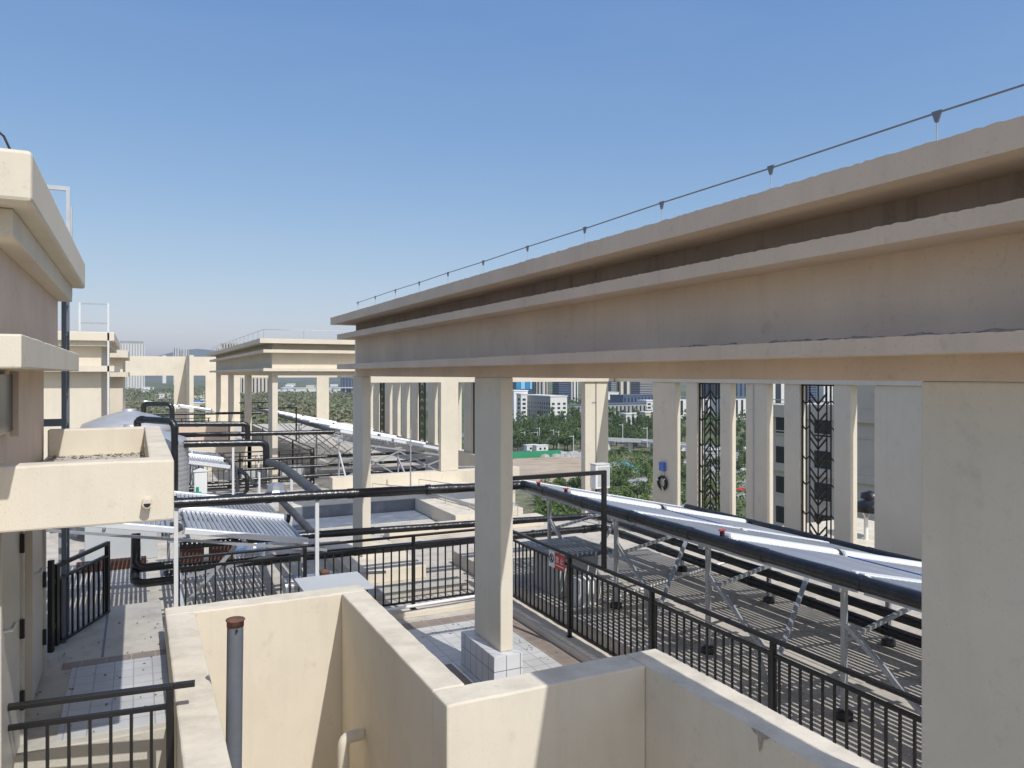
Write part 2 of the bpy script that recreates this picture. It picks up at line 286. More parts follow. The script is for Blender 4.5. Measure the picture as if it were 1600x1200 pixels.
def B(*a): return MB().box(*a)
def tag(o, label, cat, group=None):
    o['label'] = label; o['category'] = cat
    if group: o['group'] = group
    return o
def thing(name, label, cat, loc=(0, 0, 0), rot=(0, 0, 0), group=None):
    o = bpy.data.objects.new(name, None); col.objects.link(o); o.location = loc; o.rotation_euler = rot; o.empty_display_size = 0.2
    return tag(o, label, cat, group)
def struct(o, kind='structure'): o['kind'] = kind; return o
def copy_tree(o, parent=None):
    c = o.copy(); col.objects.link(c)
    if parent is not None: c.parent = parent
    for ch in list(o.children): copy_tree(ch, c)
    return c
def lerp(a, b, t): return a + (b - a) * t
def elbow(pts, r=0.12, n=5):
    """round the corners of a polyline"""
    P = [Vector(p) for p in pts]; out = [P[0]]
    for i in range(1, len(P) - 1):
        a = (P[i - 1] - P[i]); b = (P[i + 1] - P[i]); ra = min(r, a.length * 0.45, b.length * 0.45)
        s_, e_ = P[i] + a.normalized() * ra, P[i] + b.normalized() * ra
        for k in range(n + 1):
            t = k / n; out.append(s_.lerp(P[i], t).lerp(P[i].lerp(e_, t), t))
    out.append(P[-1]); return out
def dense(pts, step=0.35):
    P = [Vector(p) for p in pts]; out = []
    for a, b in zip(P[:-1], P[1:]):
        n = max(1, int((b - a).length / step))
        out += [a.lerp(b, k / n) for k in range(n)]
    out.append(P[-1]); return out

# ------------------------------------------------------------------ the building the roof belongs to, and its decks
bd = thing('apartment_block', 'cream block under the roof terrace that carries the pergolas and collectors', 'building', (0, 0, 0))
B(-6, 11.3, -14, 16.7, -45, -3.4).box(-6, 11.3, 16.4, 16.7, -3.4, -0.12).box(11.0, 11.3, -14, 16.399, -3.4, -0.12).box(-6, -5.7, -14, 16.399, -3.4, -0.12).box(-5.7, 11.0, -14, -13.7, -3.4, -0.12).box(-6, 8.8, 16.705, 21.49, -45, -0.12).box(-6, 10.6, 21.5, 25, -45, -0.12).box(-6, 11.3, 25.005, 58, -45, -0.12).build('wall', 'stucco', bd)
deck = MB()
deck.box(-6, 0.24, 9.72, 16.7, -0.12, 0.0).box(0.24, 11.3, 8.3, 16.7, -0.12, 0.0).box(2.19, 11.3, 5.24, 8.3, -0.12, 0).box(3.9, 11.3, -14, 5.24, -0.12, 0)
deck.box(-6, 8.8, 16.7, 21.5, -0.12, 0).box(-6, 10.6, 21.5, 25, -0.12, 0).box(-6, 11.3, 25, 58, -0.12, 0)
struct(deck.build('roof_deck', 'deckconcrete'))
struct(B(5.4, 10.879, -2, 13.6, 0.0, 0.25).build('collector_deck', 'deckconcrete', bevel=0.01))
# upper corridor beside the stair well, with the lower landing in front of it
struct(B(-6, 0.24, 6.2, 9.72, -0.12, 1.0).build('corridor_floor', 'concrete', bevel=0.01))
struct(B(-6, 0.24, -6, 6.198, 0.15, 0.3).build('landing', 'concrete'))
struct(B(-0.52, 0.238, 6.3, 7.8, 1.0, 1.006).build('corridor_tiles', 'tile_small'))
cb = MB(); cb.box(-0.6, 0.238, 7.8, 7.96, 1.0, 1.007); struct(cb.build('corridor_tile_border', 'border_tile'))
struct(B(-0.3, -0.28, 8.0, 9.7, 1.0, 1.002).build('floor_joint', 'slate'))
# tiled terrace
struct(B(2.19, 4.72, 5.24, 10.35, 0.0, 0.006).build('terrace_tiles', 'tile'))
tb = MB(); tb.box(4.72, 5.0, 5.24, 10.63, 0, 0.008).box(2.19, 4.72, 10.35, 10.63, 0, 0.008).box(3.2, 3.5, 5.24, 8.9, 0.006, 0.011)
struct(tb.build('terrace_border', 'border_tile'))
kb = MB(); kb.rough('y', 3.9, 11.16, 5.0, 5.32, 0.0, 0.09).rough('x', 2.19, 4.998, 10.86, 11.16, 0.0, 0.085)
struct(kb.build('railing_kerb', 'coping', bevel=0.008))

# ------------------------------------------------------------------ parapet round the stair well (top at 1.3)
pw = thing('stairwell_parapet', 'cream stuccoed parapet folding round the sunken stair well in the foreground', 'parapet', (0.24, 8.3, 0))
def wallseg(axis, a0, a1, p0, p1, z0, z1, nm, j=0.006):
    m = MB(); m.rough(axis, a0, a1, p0, p1, z0, z1, 0.16, j)
    return m.build(nm, 'stucco', pw, bevel=0.018)
def rel(o, root):  # keep world placement for children of an empty that is not at the origin
    o.matrix_parent_inverse = Matrix.Translation(-root.location); return o
for args in (('x', 0.24, 2.19, 8.04, 8.3), ('y', 1.5, 8.038, 0.24, 0.5), ('y', 5.28, 8.038, 1.93, 2.19), ('x', 1.93, 3.61, 4.99, 5.278), ('y', 1.0, 5.278, 3.612, 3.92)):
    o = MB().rough(*args, -3.3, 1.3, step=0.10, j=0.0035).build('wall', 'stucco', pw, bevel=0.015); rel(o, pw)
# mortar repair on the top edge of the right hand wall
o = MB().add([(3.604, 3.66, 1.292), (3.604, 3.72, 1.298), (3.604, 3.83, 1.294), (3.602, 3.80, 1.275), (3.602, 3.765, 1.262), (3.602, 3.757, 1.19), (3.602, 3.748, 1.165), (3.602, 3.735, 1.20), (3.602, 3.725, 1.255), (3.602, 3.69, 1.272)], [(0, 1, 2, 3, 4, 5, 6, 7, 8, 9)]).build('chipped_patch', 'stain', pw); rel(o, pw)
struct(B(0.24, 4.0, -3, 8.3, -3.4, -3.3).build('stairwell_floor', 'concrete'))

# small rain pipe in the corner of the well
rp = MB().tube(elbow([(1.9, 7.15, 0.2), (1.72, 7.1, 0.22), (1.72, 7.1, -3.3)], 0.11, 6), 0.055, 14).build('drain_pipe', 'stucco')
tag(rp, 'cream painted elbow pipe coming out of the inner corner of the stair well', 'pipe')
# grey vent pipe with rusty cap
vp = thing('vent_pipe', 'grey steel vent pipe with a rusty cap leaning in the stair well', 'pipe', (0.595, 5.8, -1.2), (R(0.4), R(0.6), 0))
MB().tube([(0, 0, 0), (0, 0, 3.06)], 0.056, 24).build('pipe', 'pipe_grey', vp)
MB().lathe((0, 0, 3.04), [(0.057, -0.03), (0.059, -0.03), (0.059, 0.006), (0.067, 0.012), (0.064, 0.02), (0.0, 0.032)], 24).build('cap', 'rust', vp)
MB().box(-0.005, 0.01, -0.075, -0.055, 2.985, 3.0).build('bolt', 'iron', vp)

# small shaft cover behind the parapet
sc = thing('shaft_cover', 'flat pale grey sheet metal cover behind the back parapet wall', 'cover', (1.62, 8.33, 0.0))
B(0.06, 0.66, 0.02, 0.62, 0, 1.22).build('box', 'stucco', sc)
B(0, 0.74, -0.0, 0.72, 1.222, 1.25).build('lid', 'board', sc, bevel=0.004)

# ------------------------------------------------------------------ pergolas
def pier(parent, x0, x1, y0, y1, z0, z1, m='stucco'):
    o = MB().rough('y', y0, y1, x0, x1, z0, z1, 0.4, 0.0).build('pier', m, parent, bevel=0.012); rel(o, parent); return o
pg = thing('pergola', 'long cream pergola beam on slab piers crossing the right of the terrace', 'pergola', (3.8, 6, 0))
def addp(o): rel(o, pg); return o
for (y0, y1, z0) in ((1.95, 2.71, 1.3), (7.95, 8.71, 0.42), (13.95, 14.4, 0)):
    pier(pg, 3.732, 3.892, y0, y1 if y1 != 14.4 else 14.66, z0, 3.565)
addp(MB().rough('y', -3.6, 14.4, 3.73, 3.89, 3.565, 4.56, 0.3, 0.0012).build('beam', 'stucco_old', pg))
addp(MB().rough('y', -3.9, 14.67, 3.43, 4.19, 3.70, 3.79, 0.025, 0.0015, 0.003).build('lower_cornice', 'stucco_old', pg))
addp(MB().rough('y', -3.9, 14.67, 3.43, 4.19, 4.265, 4.36, 0.025, 0.0015, 0.004).build('upper_cornice', 'stucco_old', pg))
addp(MB().rough('y', -4.0, 14.78, 3.33, 4.29, 4.55, 4.685, 0.03, 0.002, 0.0042).build('roof_slab', 'stucco_old', pg))
M['recess'] = mat('recess', (0.42, 0.325, 0.27), 0.9, streak=0.35, speck=0.3, var=0.15, dark=(0.2, 0.16, 0.14), dscale=2.5, dthr=(0.6, 0.75), spec=0.1)  # browner paint, with some of the slab overhang's shade darkened into it
addp(MB().rough('y', -3.6, 14.4, 3.727, 3.893, 4.362, 4.549, 0.3, 0.0).build('brown_shade_band', 'recess', pg))
st = MB(); sv = []; N_ = 110
for i in range(N_):
    y = 2.0 + i * 0.025; h = 0.014 + 0.010 * abs(math.sin(i * 0.17) + 0.5 * math.sin(i * 0.61)) + random.uniform(0, 0.008)
    if 72 < i < 84: h = 0.004
    sv += [(3.7283, y, 3.789), (3.7283, y, 3.79 + h)]
st.add(sv, [(2 * i, 2 * i + 1, 2 * i + 3, 2 * i + 2) for i in range(N_ - 1)])
addp(st.build('damp_stain', 'stain', pg))

pd = thing('pedestal', 'white tiled pedestal under the middle pergola pier', 'pedestal', (3.6, 7.84, 0))
B(0, 0.36, 0, 0.98, 0.0, 0.42).build('tiled_block', 'pedestal_tile', pd, bevel=0.004)

# lightning wire on top
lw = thing('lightning_conductor', 'thin grey lightning wire on clamps along the top of the near pergola', 'wire', (3.75, 6, 4.68))
ws = []
for i in range(11): ws.append((3.75, 2.63 + 1.17 * (i - 2), 4.965 - 0.006 * (i % 2)))
o = MB().tube([(3.75, -2.0, 4.985)] + ws + [(3.75, 14.45, 4.96)], 0.006, 6).build('wire', 'bluegrey', lw); rel(o, lw)
for i in range(-2, 11):
    y = 2.63 + 1.17 * i
    o = MB().tube([(3.75, y, 4.66), (3.75, y, 4.95)], 0.0035, 6).build('rod', 'galv', lw); rel(o, lw)
    o = MB().add([(3.744, y - 0.028, 4.975), (3.756, y - 0.028, 4.975), (3.756, y + 0.028, 4.975), (3.744, y + 0.028, 4.975), (3.744, y - 0.008, 4.915), (3.756, y - 0.008, 4.915), (3.756, y + 0.008, 4.915), (3.744, y + 0.008, 4.915)],
                 [(0, 1, 2, 3), (4, 7, 6, 5), (0, 4, 5, 1), (1, 5, 6, 2), (2, 6, 7, 3), (3, 7, 4, 0)]).build('clamp', 'bluegrey', lw); rel(o, lw)

# second pergola (an L: along y and along x)
pg2 = thing('pergola', 'farther cream pergola with stepped cornices standing beyond the near one', 'pergola', (3.8, 30, 0))
for y in (24.5, 30.5, 36.5, 42.5): pier(pg2, 3.732, 3.9, y, y + 0.8, 0, 3.565)
def rel2(o): rel(o, pg2); return o
rel2(MB().rough('y', 24.7, 43.3, 3.73, 3.9, 3.565, 4.56, 1.0, 0.0).rough('x', 3.73, 11.1, 24.5, 24.698, 3.565, 4.56, 1.0, 0.0).build('beam', 'stucco', pg2))
for nm, ov, z0, z1 in (('lower_cornice', 0.3, 3.70, 3.79), ('upper_cornice', 0.3, 4.265, 4.36), ('roof_slab', 0.42, 4.55, 4.69)):
    rel2(MB().rough('y', 24.7 + ov, 43.3 + ov, 3.73 - ov, 3.9 + ov, z0, z1, 0.25, 0.004).rough('x', 3.73 - ov, 11.3, 24.5 - ov, 24.698 + ov, z0, z1, 0.25, 0.004).build(nm, 'stucco', pg2))
lw2 = thing('lightning_conductor', 'thin wire on rods along the roof edge of the far pergola', 'wire', (3.5, 24.4, 4.69))
pts = [(3.45, 24.3 + i * 1.2, 4.97) for i in range(16)][::-1] + [(3.45 + 1.2 * i, 24.3, 4.97) for i in range(1, 6)]
o = MB().tube(pts, 0.008, 5).build('wire', 'galv', lw2); rel(o, lw2)
for p in pts[::1]:
    o = MB().tube([(p[0], p[1], 4.67), (p[0], p[1], 4.98)], 0.008, 5).build('rod', 'galv', lw2); rel(o, lw2)

# ------------------------------------------------------------------ facade screens: parapet, fins, head beam, iron lattices
def lattice(parent_label, x, y0, y1, z0, z1, flip):
    t = thing('iron_lattice', parent_label, 'lattice', (x, y0, z0), group='iron lattices between the facade fins')
    W = y1 - y0; H = z1 - z0; b = 0.018
    fr = MB()
    for y in (0, W): fr.box(-0.02, 0.02, y - 0.014 if y else 0.0, y if y else 0.028, 0, H)
    fr.box(-0.02, 0.02, 0.028, W - 0.014, H - 0.03, H)
    fr.build('frame', 'iron', t)
    br = MB(); 
    for f in (0.15, 0.27, 0.52, 0.77, 0.88): br.box(-0.01, 0.01, W * f - b / 2, W * f + b / 2, 0, H - 0.03)
    br.build('upright', 'iron', t)
    ch = MB(); s = -1 if flip else 1; k = 0; z = 0.1
    pat = (0.12, 0.22)
    while z < H - 0.32:
        for a, c, m_, hh in ((0.27, 0.52, 0.77, 0.2),):
            for q in (a, c):
                q0, q1 = q, q + 0.25
                za = z + (0.2 if (q == a) == (s > 0) else 0); zb = z + (0 if (q == a) == (s > 0) else 0.2)
                ch.bar((0, W * q0, za), (0, W * q1, zb), 0.027, 0.02, up=(1, 0, 0))
        if k % 3 == 0:
            for q0, q1 in ((0.0, 0.15), (0.88, 1.0)): ch.bar((0, W * q0 + .02, z), (0, W * q1 - .01, z + 0.07), 0.018, up=(1, 0, 0))
            for q0, q1 in ((0.15, 0.27), (0.77, 0.88)): ch.bar((0, W * q0, z + 0.07), (0, W * q1, z), 0.018, up=(1, 0, 0))
        z += 0.21 if k % 2 else 0.13; k += 1
    ch.build('chevron_bars', 'iron', t)
    return t

s1 = thing('facade_screen', 'row of tall cream fins on the right roof edge behind the solar collectors', 'screen wall', (11, 10, 0))
def rs1(o): rel(o, s1); return o
rs1(MB().rough('y', -2, 16.7, 10.88, 11.3, 0.0, 0.45, 0.5, 0.003).build('parapet', 'stucco', s1, bevel=0.01))
rs1(MB().rough('y', -2, 16.7, 10.96, 11.22, 3.42, 4.6, 1.0, 0.0).build('head_beam', 'stucco', s1))
for (y0, y1) in ((1.8, 2.7), (3.2, 3.6), (4.4, 4.7), (5.1, 5.7), (6.2, 6.5), (7.1, 7.5), (7.9, 8.83), (9.30, 9.655), (10.435, 10.81), (11.25, 11.83), (12.29, 12.585), (13.325, 13.70), (14.10, 14.93)):
    rs1(B(11.0, 11.17, y0, y1, 0.45, 3.42).build('fin', 'stucco', s1, bevel=0.012))
rs1(B(10.09, 10.78, 16.5, 16.7, 0.0, 3.42).build('corner_pier', 'stucco', s1, bevel=0.012))
rs1(B(4.3, 10.9, 16.45, 16.7, 3.42, 4.5).build('end_beam', 'stucco', s1))
lattice('near dark iron lattice with downward chevrons between two right fins', 11.07, 9.66, 10.43, 0.45, 3.42, False)
lattice('dark iron lattice with upward chevrons, left of the near lattice and beyond the collectors', 11.07, 12.59, 13.32, 0.45, 3.42, True)

s2 = thing('facade_screen', 'distant row of closely seen cream fins behind the far collectors', 'screen wall', (11, 30, 0))
def rs2(o): rel(o, s2); return o
rs2(B(10.88, 11.3, 25.0, 46, 0, 0.7).build('parapet', 'stucco', s2))
rs2(B(10.96, 11.22, 25.0, 46, 3.42, 4.5).build('head_beam', 'stucco', s2))
for y0 in (25.95, 27.3, 28.6, 29.9, 32.1, 33.5, 34.9, 36.2, 38.1, 39.6, 41.2):
    rs2(B(11.0, 11.17, y0, y0 + 0.72, 0.7, 3.42).build('fin', 'stucco', s2))
rs2(B(9.56, 10.28, 46, 46.2, 0, 3.42).build('corner_pier', 'stucco', s2))
rs2(B(4, 11.2, 46, 46.2, 3.42, 4.5).build('end_beam', 'stucco', s2))
lattice('narrow looking iron lattice seen edge on just left of the middle pier', 11.07, 25.15, 25.9, 0.7, 3.42, False)
lattice('dark lattice seen edge on in the middle of the distant fins', 11.07, 31.15, 31.95, 0.7, 3.42, True)
lattice('farthest dark lattice, beside the lit edge of the third near pergola pier', 11.07, 37.2, 37.95, 0.7, 3.42, False)

# corner pier standing on the parapet of the second roof
p1 = thing('cross_parapet', 'low cream parapet crossing the roof with a step in front, below a tall pier', 'parapet', (4.9, 21.5, 0))
rel(MB().rough('x', 4.9, 10.75, 21.5, 21.9, 0, 0.70, 0.4, 0.004).build('upper_wall', 'stucco', p1, bevel=0.01), p1)
rel(MB().rough('x', 4.9, 8.8, 20.6, 21.498, 0, 0.40, 0.4, 0.004).build('step', 'stucco', p1, bevel=0.01), p1)
cp = tag(B(8.15, 8.71, 21.55, 21.75, 0.70, 3.8).build('lone_pier', 'stucco', bevel=0.012), 'tall brightly lit cream pier on the low cross parapet, between two pergola piers', 'pier')
# sunken roof light wells in front of it
cw = thing('roof_well', 'raised cream kerb around a sunken slate coloured roof well in mid roof', 'roof well', (3.3, 16.6, 0))
def rcw(o): rel(o, cw); return o
rcw(MB().rough('x', 3.3, 6.6, 19.42, 20.6, 0, 0.34, 0.4, 0.003).build('back_kerb', 'stucco', cw, bevel=0.01))
rcw(MB().rough('y', 16.5, 20.6, 6.602, 7.3, 0, 0.34, 0.4, 0.003).build('side_kerb', 'stucco', cw, bevel=0.01))
rcw(MB().rough('x', 4.9, 8.7, 16.1, 16.498, 0, 0.24, 0.4, 0.003).build('front_kerb', 'stucco', cw, bevel=0.01))
rcw(B(3.32, 6.598, 19.38, 19.418, 0, 0.31).box(3.32, 6.598, 18.1, 19.378, 0.0, 0.02).build('membrane', 'slate', cw))
w2 = tag(B(7.6, 8.7, 17.2, 20.4, 0, 0.25).build('roof_hatch', 'stucco', bevel=0.01), 'low flat cream slab beside the slate roof well', 'roof slab')
# lightning mast by the well
lm = thing('lightning_mast', 'slim grey mast with dark fittings standing on the cross parapet step', 'mast', (6.75, 20.2, 0.34))
MB().tube([(0, 0, 0), (0, 0, 1.75)], 0.022, 8).build('mast', 'galv', lm)
MB().tube([(0, 0, 0.75), (0.25, 0.05, 0.62)], 0.03, 8).build('arm', 'black_wrap', lm)
MB().lathe((0, 0, 0), [(0.2, 0), (0.16, 0.06), (0.03, 0.1)], 16).build('base', 'stucco', lm)
def wirepath(nm, pts, label):
    tag(MB().tube(pts, 0.010, 5).build(nm, 'galv'), label, 'wire')
    return
gw = thing('ground_wire', 'thin earthing wire zigzagging on short rods across the mid roof kerbs', 'wire', (6.6, 18, 0))
pts = [(5.9, 21.0, 0.55), (6.5, 19.6, 0.6), (7.0, 18.2, 0.55), (7.15, 17.0, 0.5), (8.1, 16.3, 0.5), (8.5, 18.9, 0.5), (7.2, 20.8, 0.62)]
rel(MB().tube(pts, 0.010, 5).build('wire', 'galv', gw), gw)
for p in pts: rel(MB().tube([(p[0], p[1], 0.0), p], 0.008, 5).build('rod', 'galv', gw), gw)
# square steel rail lying across the kerbs
tag(MB().bar((6.9, 20.2, 0.42), (7.5, 16.4, 0.40), 0.06).build('steel_channel', 'galv'), 'straight steel channel lying across the roof well kerb', 'channel')

# far screen wall closing the roof
fw = thing('end_wall', 'tall cream end wall with two window-like openings at the far end of the roof', 'wall', (2, 57, 0))
def rfw(o): rel(o, fw); return o
rfw(B(-2.5, 6.5, 57, 57.3, 3.52, 4.82).build('head_beam', 'stucco', fw))
for x0, x1 in ((-2.5, -0.94), (2.24, 2.98), (4.23, 6.5)): rfw(B(x0, x1, 57, 57.3, 0, 3.52).build('pier', 'stucco', fw))
rfw(B(2.99, 3.24, 53.2, 57.3, 0, 4.84).build('cross_fin', 'stucco', fw))
rfw(B(-2.5, 6.5, 56.9, 57.3, -0.1, 0.3).build('sill', 'stucco', fw))

# ------------------------------------------------------------------ penthouses on the left
ph = thing('penthouse', 'near cream stair penthouse filling the left edge, with stepped roof cornice', 'penthouse', (-3, 6, 1))
def rph(o): rel(o, ph); return o
rph(B(-5, -0.77, 4.75, 8.2, 1.0, 3.66).build('lower_wall', 'stucco_old', ph, bevel=0.01))
rph(B(-5, -0.66, 4.75, 8.2, 3.66, 4.3).build('upper_wall', 'stucco_old', ph))
rph(MB().rough('y', 4.35, 8.37, -5, -0.50, 3.63, 3.795, 0.06, 0.002, 0.003).build('ledge', 'stucco', ph, bevel=0.008))
rph(MB().rough('y', 4.48, 8.3, -5, -0.55, 4.28, 4.42, 0.2, 0.003).build('cornice', 'stucco', ph, bevel=0.008))
rph(MB().rough('y', 4.28, 8.42, -5, -0.45, 4.42, 4.665, 0.06, 0.003, 0.003).build('roof_slab', 'stucco', ph, bevel=0.02))
rph(B(-0.75, -0.722, 5.2, 5.86, 3.24, 3.6).build('window', 'duskglass', ph))
o = B(-0.74, -0.69, 5.86, 5.90, 3.2, 3.62).build('window_frame', 'stucco_old', ph); rph(o)
for y0, y1, lb in ((5.45, 6.36, None), (6.95, 7.80, None)):
    d = B(-0.768, -0.74, y0, y1, 1.02, 2.62).build('door', 'door', ph, bevel=0.004); rph(d)
    fr = MB().box(-0.769, -0.72, y1 + 0.002, y1 + 0.07, 1.0, 2.72).box(-0.769, -0.72, y0 - 0.07, y0 - 0.002, 1.0, 2.72).box(-0.769, -0.72, y0 - 0.0021, y1 + 0.0021, 2.63, 2.72).build('door_frame', 'door', ph); rph(fr)
    for z in (1.25, 1.75, 2.35): 
        h = B(-0.74, -0.712, y1 - 0.03, y1 + 0.0015, z, z + 0.13).build('hinge', 'iron', d)
    hd = MB().box(-0.74, -0.732, y0 + 0.08, y0 + 0.13, 1.88, 2.12).bar((-0.732, y0 + 0.105, 2.04), (-0.69, y0 + 0.105, 2.04), 0.018).bar((-0.69, y0 + 0.1, 2.04), (-0.69, y0 + 0.24, 2.04), 0.02).build('handle', 'galv', d)
# canopy box
cn = thing('canopy_box', 'cream concrete canopy box jutting from the near penthouse over its doors', 'canopy', (-0.3, 6.5, 2.74))
def rcn(o): rel(o, cn); return o
rcn(MB().rough('x', -0.729, 0.195, 4.95, 5.12, 2.74, 3.10, 0.15, 0.003).build('front_wall', 'stucco', cn, bevel=0.012))
rcn(MB().rough('y', 5.122, 8.2, 0.06, 0.195, 2.74, 3.10, 0.2, 0.002).build('side_wall', 'stucco', cn, bevel=0.012))
rcn(MB().rough('x', -0.729, 0.058, 8.06, 8.2, 2.74, 3.10, 0.2, 0.002).build('back_wall', 'stucco', cn, bevel=0.012))
rcn(B(-0.729, 0.058, 5.122, 8.058, 2.745, 2.86).build('floor', 'concrete', cn))
sp = MB().tube([(0.05, 4.96, 2.862), (0.05, 4.93, 2.862), (0.05, 4.88, 2.855)], 0.026, 20).build('drain_spout', 'stucco', cn); rcn(sp)
o = MB().tube([(0.05, 4.9, 2.8553), (0.05, 4.8795, 2.8553)], 0.0185, 14).build('spout_dark_disc', 'blackink', sp)  # black disc painted as the shade inside the spout
# debris on canopy
lv = MB()
for _ in range(240):
    x = random.uniform(-0.7, 0.04); y = random.choice((random.uniform(7.7, 8.04), random.uniform(5.2, 8.04))); q = random.uniform(0.006, 0.02); a = random.uniform(0, 3.1)
    c_, s_ = math.cos(a) * q, math.sin(a) * q; z = 2.862
    lv.add([(x - c_, y - s_, z), (x + s_ * .6, y - c_ * .6, z + random.uniform(0, 0.012)), (x + c_, y + s_, z), (x - s_ * .6, y + c_ * .6, z + random.uniform(0, 0.012))], [(0, 1, 2, 3)])
for _ in range(260):
    x, y, z = random.choice(((random.uniform(4.55, 4.98), random.uniform(5.4, 10.5), 0.010), (random.uniform(-0.75, 0.2), random.uniform(6.3, 9.6), 1.009), (random.uniform(2.3, 4.6), random.uniform(9.9, 10.8), 0.010), (random.uniform(2.5, 5.2), random.uniform(11.3, 15), 0.004)))
    q = random.uniform(0.008, 0.022); a = random.uniform(0, 3.1); c_, s_ = math.cos(a) * q, math.sin(a) * q
    lv.add([(x - c_, y - s_, z), (x + s_ * .6, y - c_ * .6, z + random.uniform(0, 0.01)), (x + c_, y + s_, z), (x - s_ * .6, y + c_ * .6, z + random.uniform(0, 0.01))], [(0, 1, 2, 3)])
struct(lv.build('dry_leaves', mat('dry_leaf', (0.16, 0.115, 0.07), 0.9, var=0.4, vscale=20)), 'stuff')
# ladder at the back of the near penthouse
ld = thing('access_ladder', 'blue grey steel ladder with a galvanised top cage behind the near penthouse', 'ladder', (-0.62, 8.6, 1.0))
B(-0.04, 0.0, -0.03, 0.03, 0, 3.9).build('rail', 'bluegrey', ld); B(-0.04, 0.0, 0.34, 0.40, 0, 3.9).build('rail', 'bluegrey', ld)
for i in range(12): MB().bar((-0.02, 0.0, 0.3 + i * 0.3), (-0.02, 0.37, 0.3 + i * 0.3), 0.022).build('rung', 'bluegrey', ld)
B(0.0, 0.032, -0.03, 0.01, 3.4, 4.42).build('top_rail', 'galv', ld); B(-0.40, -0.0, -0.03, 0.01, 4.38, 4.42).build('top_rail', 'galv', ld)
B(-0.02, 0.025, 0.35, 0.40, 3.4, 4.3).build('top_rail', 'galv', ld); B(-0.36, -0.04, -0.03, 0.02, 2.1, 2.17).build('bracket', 'bluegrey', ld)
# hanging cable on the slab
tag(MB().tube([(-0.565, 4.6, 4.66), (-0.58, 4.6, 4.74), (-0.605, 4.6, 4.80), (-0.65, 4.6, 4.84), (-0.75, 4.6, 4.85), (-0.9, 4.6, 4.70)], 0.006, 6).build('cable', 'iron'), 'short dark cable looping on top of the near penthouse roof', 'cable')

ph2 = thing('penthouse', 'second cream penthouse with a white hoop ladder, beyond the steel tanks', 'penthouse', (-3, 27, 0))
def r2(o): rel(o, ph2); return o
r2(B(-6, -0.95, 25.4, 33, 0, 4.56).build('wall', 'stucco', ph2))
r2(B(-6, -0.60, 25.0, 33.4, 4.56, 4.82).build('roof_slab', 'stucco', ph2, bevel=0.02))
r2(B(-6, -0.72, 25.12, 33.2, 4.42, 4.56).build('cornice', 'stucco', ph2))
r2(B(-6, -0.60, 25.0, 33.3, 3.68, 3.85).build('ledge', 'stucco', ph2))
r2(B(-0.95, -0.93, 26.5, 27.4, 1.0, 2.2).build('window', 'duskglass', ph2))
for x, z1 in ((-1.5, 5.65), (-0.78, 5.65)): r2(B(x, x + 0.05, 25.0, 25.05, 4.82 if x < -1 else 0.6, z1).build('ladder_rail', 'whitepipe', ph2))
for z in (5.05, 5.6): r2(B(-1.45, -0.78, 25.0, 25.04, z, z + 0.04).build('ladder_rung', 'galv', ph2))
ph3 = thing('penthouse', 'third cream penthouse, mostly hidden behind the second one', 'penthouse', (-3, 38, 0))
rel(B(-6, -0.55, 36, 44, 0, 4.3).build('wall', 'stucco', ph3), ph3); rel(B(-6, -0.35, 35.6, 44.4, 4.3, 4.6).build('roof_slab', 'stucco', ph3), ph3); rel(B(-6, -0.35, 35.6, 44.4, 3.5, 3.7).build('ledge', 'stucco', ph3), ph3)
tag(B(-1.6, 0.05, 30.0, 33.6, 0.9, 1.72).box(-1.6, -0.15, 30.1, 33.5, 1.72, 1.85).box(-1.4, -0.6, 30.5, 33, 0, 0.9).build('canopy_box', 'stucco', bevel=0.02), 'small cream canopy box behind the two steel tanks', 'canopy')

# ------------------------------------------------------------------ railings
def railing(label, p, q, z0, z1, posts, pitch=0.122, group='black steel railings', tops=True, name='railing', foot=0.1):
    """p,q plan end points; posts: distances along the run"""
    p = Vector((p[0], p[1], 0)); q = Vector((q[0], q[1], 0)); L = (q - p).length; d = (q - p) / L
    t = thing(name, label, 'railing', (p.x, p.y, z0), (0, 0, math.atan2(d.y, d.x)), group)
    H = z1 - z0
    MB().box(0, L, -0.025, 0.025, H - 0.035, H).build('top_rail', 'black_paint', t, bevel=0.006)
    MB().box(0, L, -0.016, 0.016, H - 0.165, H - 0.135).build('lower_rail', 'black_paint', t)
    MB().box(0, L, -0.016, 0.016, foot, foot + 0.028).build('bottom_rail', 'black_paint', t)
    pm = MB().box(-0.024, 0.024, -0.024, 0.024, 0.008, H - 0.036).box(-0.05, 0.05, -0.04, 0.04, 0, 0.008); first = None
    for s in posts:
        if first is None: o = pm.build('post', 'black_paint', t, bevel=0.004); first = o
        else: o = first.copy(); col.objects.link(o); o.parent = t
        o.location = (s, 0, 0)
    bmk = MB().box(-0.0095, 0.0095, -0.0095, 0.0095, foot + 0.02, H - 0.15); fb = None
    n = int(L / pitch)
    for i in range(1, n + 1):
        s = i * pitch
        if s > L - 0.03 or min([abs(s - a) for a in posts]) < 0.04: continue
        if fb is None: fb = bmk.build('baluster', 'black_paint', t); o = fb
        else: o = fb.copy(); col.objects.link(o); o.parent = t
        o.location = (s, 0, 0)
    return t
rr = railing('long black railing with a red and white sign, running beside the right solar collectors', (5.2, 10.9), (5.2, 2.6), 0.085, 1.2, [0.02, 2.0, 3.83, 5.66, 7.49])
mr = railing('black railing across the terrace in front of the left solar collector', (0.45, 11.0), (5.17, 11.0), 0.08, 1.2, [0.03, 1.67, 3.27, 4.6])
lr = railing('black railing in the bottom left corner beside the parapet', (-0.765, 5.80), (0.225, 5.70), 0.35, 1.5, [0.97], pitch=0.122)
